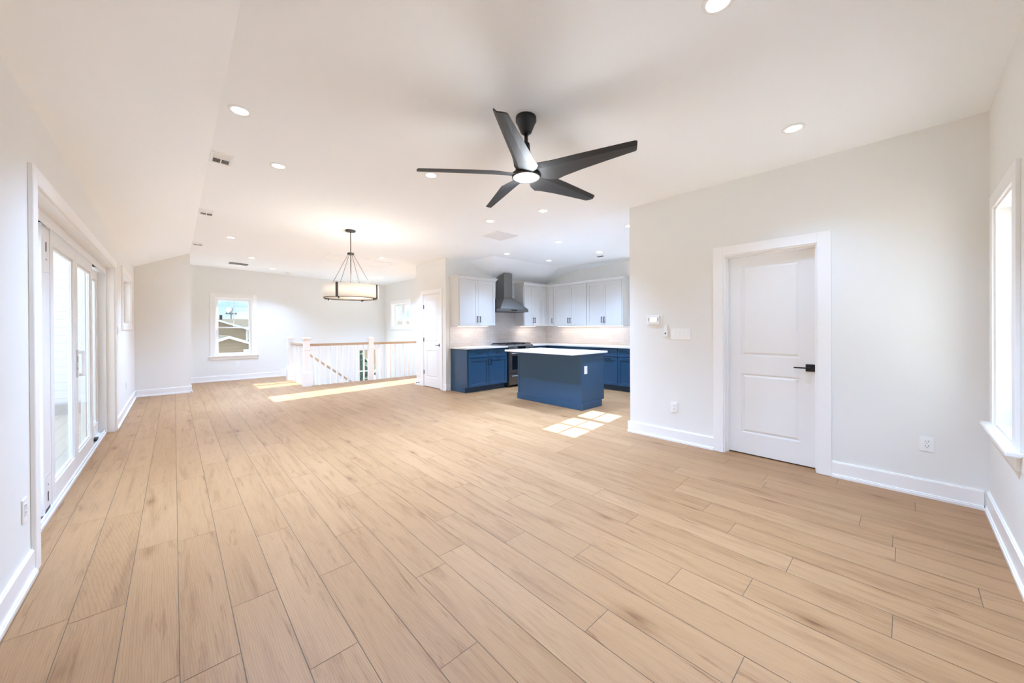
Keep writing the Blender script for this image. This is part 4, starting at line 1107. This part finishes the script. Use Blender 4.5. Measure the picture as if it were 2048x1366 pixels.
# ------------------------------------------------------------------ ceiling fan
def build_fan():
    fx, fy = 1.921, 1.905; zt = zceil(fx)
    r = thing('ceiling_fan', 'black five-blade ceiling fan with a round light, hanging in the middle of the room', 'ceiling fan', (fx, fy, zt))
    MB().lathe([(0.0, 0.004), (0.076, 0.004), (0.077, -0.030), (0.072, -0.034), (0.040, -0.112), (0.028, -0.122), (0.0, -0.122)], (fx, fy, zt), n=40).build('canopy', M_BLACK, r)
    MB().cyl((fx, fy, zt-0.12), (fx, fy, 2.64), 0.0135, n=20).build('downrod', M_BLACK, r)
    MB().lathe([(0.0, 2.665), (0.024, 2.665), (0.027, 2.655), (0.030, 2.61), (0.040, 2.56), (0.058, 2.515), (0.075, 2.480), (0.082, 2.462), (0.082, 2.436), (0.0, 2.436)], (fx, fy, 0), n=40).build('motor_housing', M_BLACK, r)
    MB().lathe([(0.092, 2.436), (0.107, 2.436), (0.107, 2.412), (0.103, 2.406), (0.097, 2.407), (0.095, 2.415)], (fx, fy, 0), n=40, closed=True).build('light_ring', M_BRONZE, r)
    MB().lathe([(0.0, 2.398), (0.050, 2.400), (0.085, 2.405), (0.096, 2.412), (0.096, 2.422), (0.0, 2.422)], (fx, fy, 0), n=40).build('light_lens', M_LENSFAN, r)
    add_lamp('POINT', 'lamp', r, (0, 0, 2.27-zt), 4, (0.88, 0.95, 1.03), size=0.09)
    # stations along the blade: radius, leading offset, ridge offset, trailing offset, pitch
    st = [(0.045, -0.070, -0.035, 0.030, 16), (0.09, -0.078, -0.040, 0.066, 18), (0.14, -0.070, -0.034, 0.100, 19), (0.205, -0.062, -0.030, 0.124, 18), (0.26, -0.058, -0.028, 0.112, 17),
          (0.40, -0.055, -0.026, 0.090, 16), (0.58, -0.050, -0.024, 0.066, 15), (0.74, -0.045, -0.021, 0.048, 14), (0.790, -0.042, -0.020, 0.043, 14), (0.802, -0.034, -0.017, 0.036, 14)]
    th = 0.008; blades = []
    for k in range(5):
        ang = math.radians(-1.2+72*k)
        rd = Vector((math.cos(ang), math.sin(ang), 0)); td = Vector((-math.sin(ang), math.cos(ang), 0))
        vs = []
        for rr, le, ri, tr, p in st:
            pr = math.radians(p); zc = 2.432+0.010*min(1, rr/0.3)
            for t_, dz in ((le, 0.006), (ri, -0.008), ((ri+tr)/2, -0.004), (tr, 0.0)):
                for s_ in (0.5, -0.5):
                    q = t_*math.cos(pr)
                    zz = zc - t_*math.sin(pr) + dz + s_*th*(0.35 if t_ in (le, tr) else 1)
                    sk = 0.018*max(0, (rr-0.6)/0.2)*(t_-le)/(tr-le)
                    v = Vector((fx, fy, 0))+rd*(rr-sk)+td*q; vs.append((v.x, v.y, zz))
        fs = []
        for j in range(len(st)-1):
            a, b = j*8, (j+1)*8
            for c in range(3):
                fs.append((a+2*c, a+2*c+2, b+2*c+2, b+2*c)); fs.append((a+2*c+1, b+2*c+1, b+2*c+3, a+2*c+3))
            fs.append((a, b, b+1, a+1)); fs.append((a+6, a+7, b+7, b+6))
        for a, rev in ((0, False), ((len(st)-1)*8, True)):
            for c in range(3):
                f = (a+2*c, a+2*c+1, a+2*c+3, a+2*c+2); fs.append(f[::-1] if rev else f)
        m = MB(); m.smooth = False; m._add(vs, fs)
        m.build('blade', M_FAN, r)
build_fan()

# ------------------------------------------------------------------ drum pendant
def build_pendant():
    px, py = 2.042, 5.919; zt = zceil(px); R = 0.41
    r = thing('drum_pendant', 'white fabric drum pendant with dark bronze straps hanging beside the stairs', 'pendant light', (px, py, zt))
    MB().lathe([(0.0, 0.003), (0.076, 0.003), (0.076, -0.016), (0.070, -0.022), (0.0, -0.022)], (px, py, zt), n=32).build('canopy', M_BRONZE, r)
    MB().cyl((px, py, zt-0.02), (px, py, 1.99), 0.006, n=12).build('stem', M_BRONZE, r)
    MB().lathe([(0.0, 2.497), (0.046, 2.497), (0.050, 2.490), (0.050, 2.474), (0.044, 2.468), (0.0, 2.468)], (px, py, 0), n=28).build('rod_collar', M_BRONZE, r)
    MB().lathe([(R-0.002, 1.785), (R+0.001, 1.785), (R+0.001, 1.982), (R-0.002, 1.982)], (px, py, 0), n=72, closed=True).build('shade', M_SHADE, r)
    MB().lathe([(0.0, 1.787), (R-0.030, 1.787), (R-0.030, 1.790), (0.0, 1.790)], (px, py, 0), n=64).build('diffuser', M_DIFF, r)
    MB().lathe([(R-0.034, 1.778), (R-0.020, 1.778), (R-0.020, 1.790), (R-0.034, 1.790)], (px, py, 0), n=72, closed=True).build('bottom_ring', M_BRONZE, r)
    base = math.atan2(-py, -px)     # toward the camera
    for k in range(4):
        # -27 deg to the left of the camera direction, then every quarter turn
        a = base+math.radians(27)*(-1)+k*PI/2
        c, s_ = math.cos(a), math.sin(a)
        def P_(rr, t_, z_): return (px+c*rr-s_*t_, py+s_*rr+c*t_, z_)
        m = MB(); w = 0.016
        m.hexa([P_(R+0.002, -w, 1.775), P_(R+0.012, -w, 1.775), P_(R+0.012, w, 1.775), P_(R+0.002, w, 1.775)], [P_(R+0.002, -w, 1.992), P_(R+0.012, -w, 1.992), P_(R+0.012, w, 1.992), P_(R+0.002, w, 1.992)])
        m.hexa([P_(R-0.034, -0.008, 1.772), P_(R+0.010, -0.008, 1.772), P_(R+0.010, 0.008, 1.772), P_(R-0.034, 0.008, 1.772)], [P_(R-0.034, -0.008, 1.779), P_(R+0.010, -0.008, 1.779), P_(R+0.010, 0.008, 1.779), P_(R-0.034, 0.008, 1.779)])
        m.build('strap', M_BRONZE, r)
        MB().cyl(P_(R-0.045, 0, 1.756), P_(R-0.045, 0, 1.780), 0.009, n=12).build('finial', M_BRONZE, r)
        MB().cyl(P_(0.040, 0, 2.478), P_(R-0.085, 0, 1.975), 0.003, n=8).build('support_rod', M_BRONZE, r)
        MB().cyl(P_(0.0, 0, 1.975), P_(R-0.0, 0, 1.975), 0.003, n=8).build('spider_arm', M_BRONZE, r)
        b = MB(); b.lathe([(0.0, 1.955), (0.020, 1.955), (0.020, 1.915), (0.029, 1.885), (0.030, 1.862), (0.020, 1.838), (0.0, 1.830)], P_(0.17, 0, 0), n=20); b.build('bulb', M_LENSFAN, r)
    add_lamp('POINT', 'lamp', r, (0.12, -0.08, 1.88-zt), 5, (0.86, 0.93, 1.0), size=0.05)
    add_lamp('POINT', 'lamp', r, (0.10, -0.20, 1.88-zt), 6, (1, 0.84, 0.66), size=0.05)
build_pendant()

# ------------------------------------------------------------------ outside
GZ = -3.2
o = MB().box(-60, 90, -30, 120, GZ-0.2, GZ).build('ground', M_GRAVEL); struct(o, 'pale gravel ground outside', 'ground')
o = MB().box(-60, 90, 17.0, 22.5, GZ, GZ+0.02).build('road', M_ROAD); struct(o, 'grey road outside beyond the stair window', 'road')
r = thing('deck', 'grey deck boards outside the sliding door', 'deck', (-2.2, 6, -0.12))
MB().box(-2.6, -0.745, 1.5, 9.45, -0.20, -0.09).build('deck_boards', M_DECK, r)
for yy in (1.6, 5.5, 9.3):
    MB().box(-2.55, -2.40, yy-0.07, yy+0.07, GZ, -0.20).build('deck_post', M_OUTW, r)
r = thing('house_wing', 'white lap-sided wing of the house seen through the sliding door', 'building', (-2.3, 9.5, GZ))
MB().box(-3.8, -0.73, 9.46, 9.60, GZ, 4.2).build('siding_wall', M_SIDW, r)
m = MB(); m.box(-3.8, -0.73, 9.435, 9.46, -0.09, 0.12); m.box(-3.8, -3.68, 9.435, 9.46, 0.12, 4.2); m.build('base_board', M_OUTW, r)

def gable_house(label, y, xc, zp, half, slope, depth, name='house', vent_at=None, walls=M_SIDT):
    ze = zp-slope*half
    r = thing(name, label, 'building', (xc, y, GZ))
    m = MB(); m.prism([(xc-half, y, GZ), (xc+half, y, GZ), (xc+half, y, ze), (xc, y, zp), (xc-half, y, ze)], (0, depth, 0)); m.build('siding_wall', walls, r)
    for s_ in (-1, 1):
        ex = 0.35; h2 = half+ex
        pts = [(xc, y-0.30, zp+0.02), (xc+s_*h2, y-0.30, zp-slope*h2+0.02), (xc+s_*h2, y-0.30, zp-slope*h2+0.09), (xc, y-0.30, zp+0.09)]
        m = MB(); m.prism(pts, (0, depth+0.6, 0)); m.build('roof', M_SHING, r)
        pts = [(xc, y-0.33, zp-0.06), (xc+s_*h2, y-0.33, zp-slope*h2-0.06), (xc+s_*h2, y-0.33, zp-slope*h2+0.08), (xc, y-0.33, zp+0.08)]
        m = MB(); m.prism(pts, (0, 0.028, 0)); m.build('rake_board', M_OUTW, r)
        MB().box(xc+s_*half-0.06, xc+s_*half+0.06, y-0.02, y, GZ, ze).build('corner_board', M_OUTW, r)
    if vent_at:
        vx, vz = vent_at
        v = MB().box(vx-0.14, vx+0.14, y-0.06, y, vz-0.16, vz+0.16).build('wall_box', M_OUTW, r)
        MB().cyl((vx+0.05, y-0.08, vz-0.03), (vx+0.05, y-0.055, vz-0.03), 0.06, n=12).build('meter_face', M_DARKH, v)
    return r
gable_house('nearest tan house with a white-edged gable, lowest in the far window', 24, 2.08, 0.93, 3.4, 0.38, 7, vent_at=(2.84, 0.12))
gable_house('larger tan house with a white rake board behind the nearest one', 34, -0.95, 3.20, 5.0, 0.362, 4)
r = thing('house', 'house with a broad grey-brown shingle roof behind the tan houses', 'building', (4, 42, GZ))
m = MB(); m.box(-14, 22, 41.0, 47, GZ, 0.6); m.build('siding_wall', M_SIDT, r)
m = MB(); m.prism([(-14.4, 40.5, 0.4), (-14.4, 44, 2.38), (-14.4, 47.5, 0.4), (-14.4, 47.5, 0.25), (-14.4, 40.5, 0.25)], (36.8, 0, 0)); m.build('roof', M_SHING, r)
MB().box(3.15, 3.35, 43.9, 44.1, 2.2, 2.75).build('roof_pipe', M_DARKH, r)
r = thing('utility_pole', 'dark utility pole with a crossarm on the skyline of the far window', 'pole', (5.5, 60, GZ))
MB().cyl((5.5, 60, GZ), (5.5, 60, 3.95), 0.085, 0.07, n=10).build('pole_shaft', M_POLE, r)
MB().box(4.9, 6.1, 59.94, 60.06, 3.40, 3.52).build('crossarm', M_POLE, r)
for xx in (5.0, 5.35, 5.65, 6.0): MB().cyl((xx, 60, 3.52), (xx, 60, 3.68), 0.035, n=8).build('insulator', M_POLE, r)
MB().cyl((5.62, 59.9, 3.78), (5.62, 59.9, 4.25), 0.05, n=8).build('lightning_rod', M_POLE, r)

def tree(label, x, y, h, rad):
    r = thing('evergreen_tree', label, 'tree', (x, y, GZ), 'evergreens outside the stair window')
    MB().cyl((x, y, GZ), (x, y, GZ+h*0.5), 0.16, 0.10, n=10).build('trunk', M_BARK, r)
    rr = random.Random(int(x*13+y)); bm = bmesh.new()
    for i in range(26):
        t = i/25; zz = GZ+h*(0.12+0.82*t); rl = rad*(1-t)**0.7+0.15
        a = rr.uniform(0, 2*PI); d = rr.uniform(0, 0.55)*rl
        mtx = Matrix.Translation((d*math.cos(a), d*math.sin(a), zz-GZ)) @ Matrix.Diagonal((1, 1, 0.7, 1))
        bmesh.ops.create_icosphere(bm, subdivisions=2, radius=max(0.35, rl*0.62), matrix=mtx)
    for v in bm.verts: v.co += Vector((rr.uniform(-1, 1), rr.uniform(-1, 1), rr.uniform(-1, 1)))*0.13
    me = bpy.data.meshes.new('foliage'); bm.to_mesh(me); bm.free(); me.materials.append(M_LEAF)
    o = bpy.data.objects.new('foliage', me); COL.objects.link(o); o.parent = r
tree('dark evergreen tree left of the others beyond the stair window', 9.4, 26, 3.9, 1.35)
tree('dark evergreen tree in the middle beyond the stair window', 13.0, 29, 4.2, 1.4)
tree('smaller dark evergreen tree standing nearest beyond the stair window', 11.6, 24.5, 3.4, 1.2)
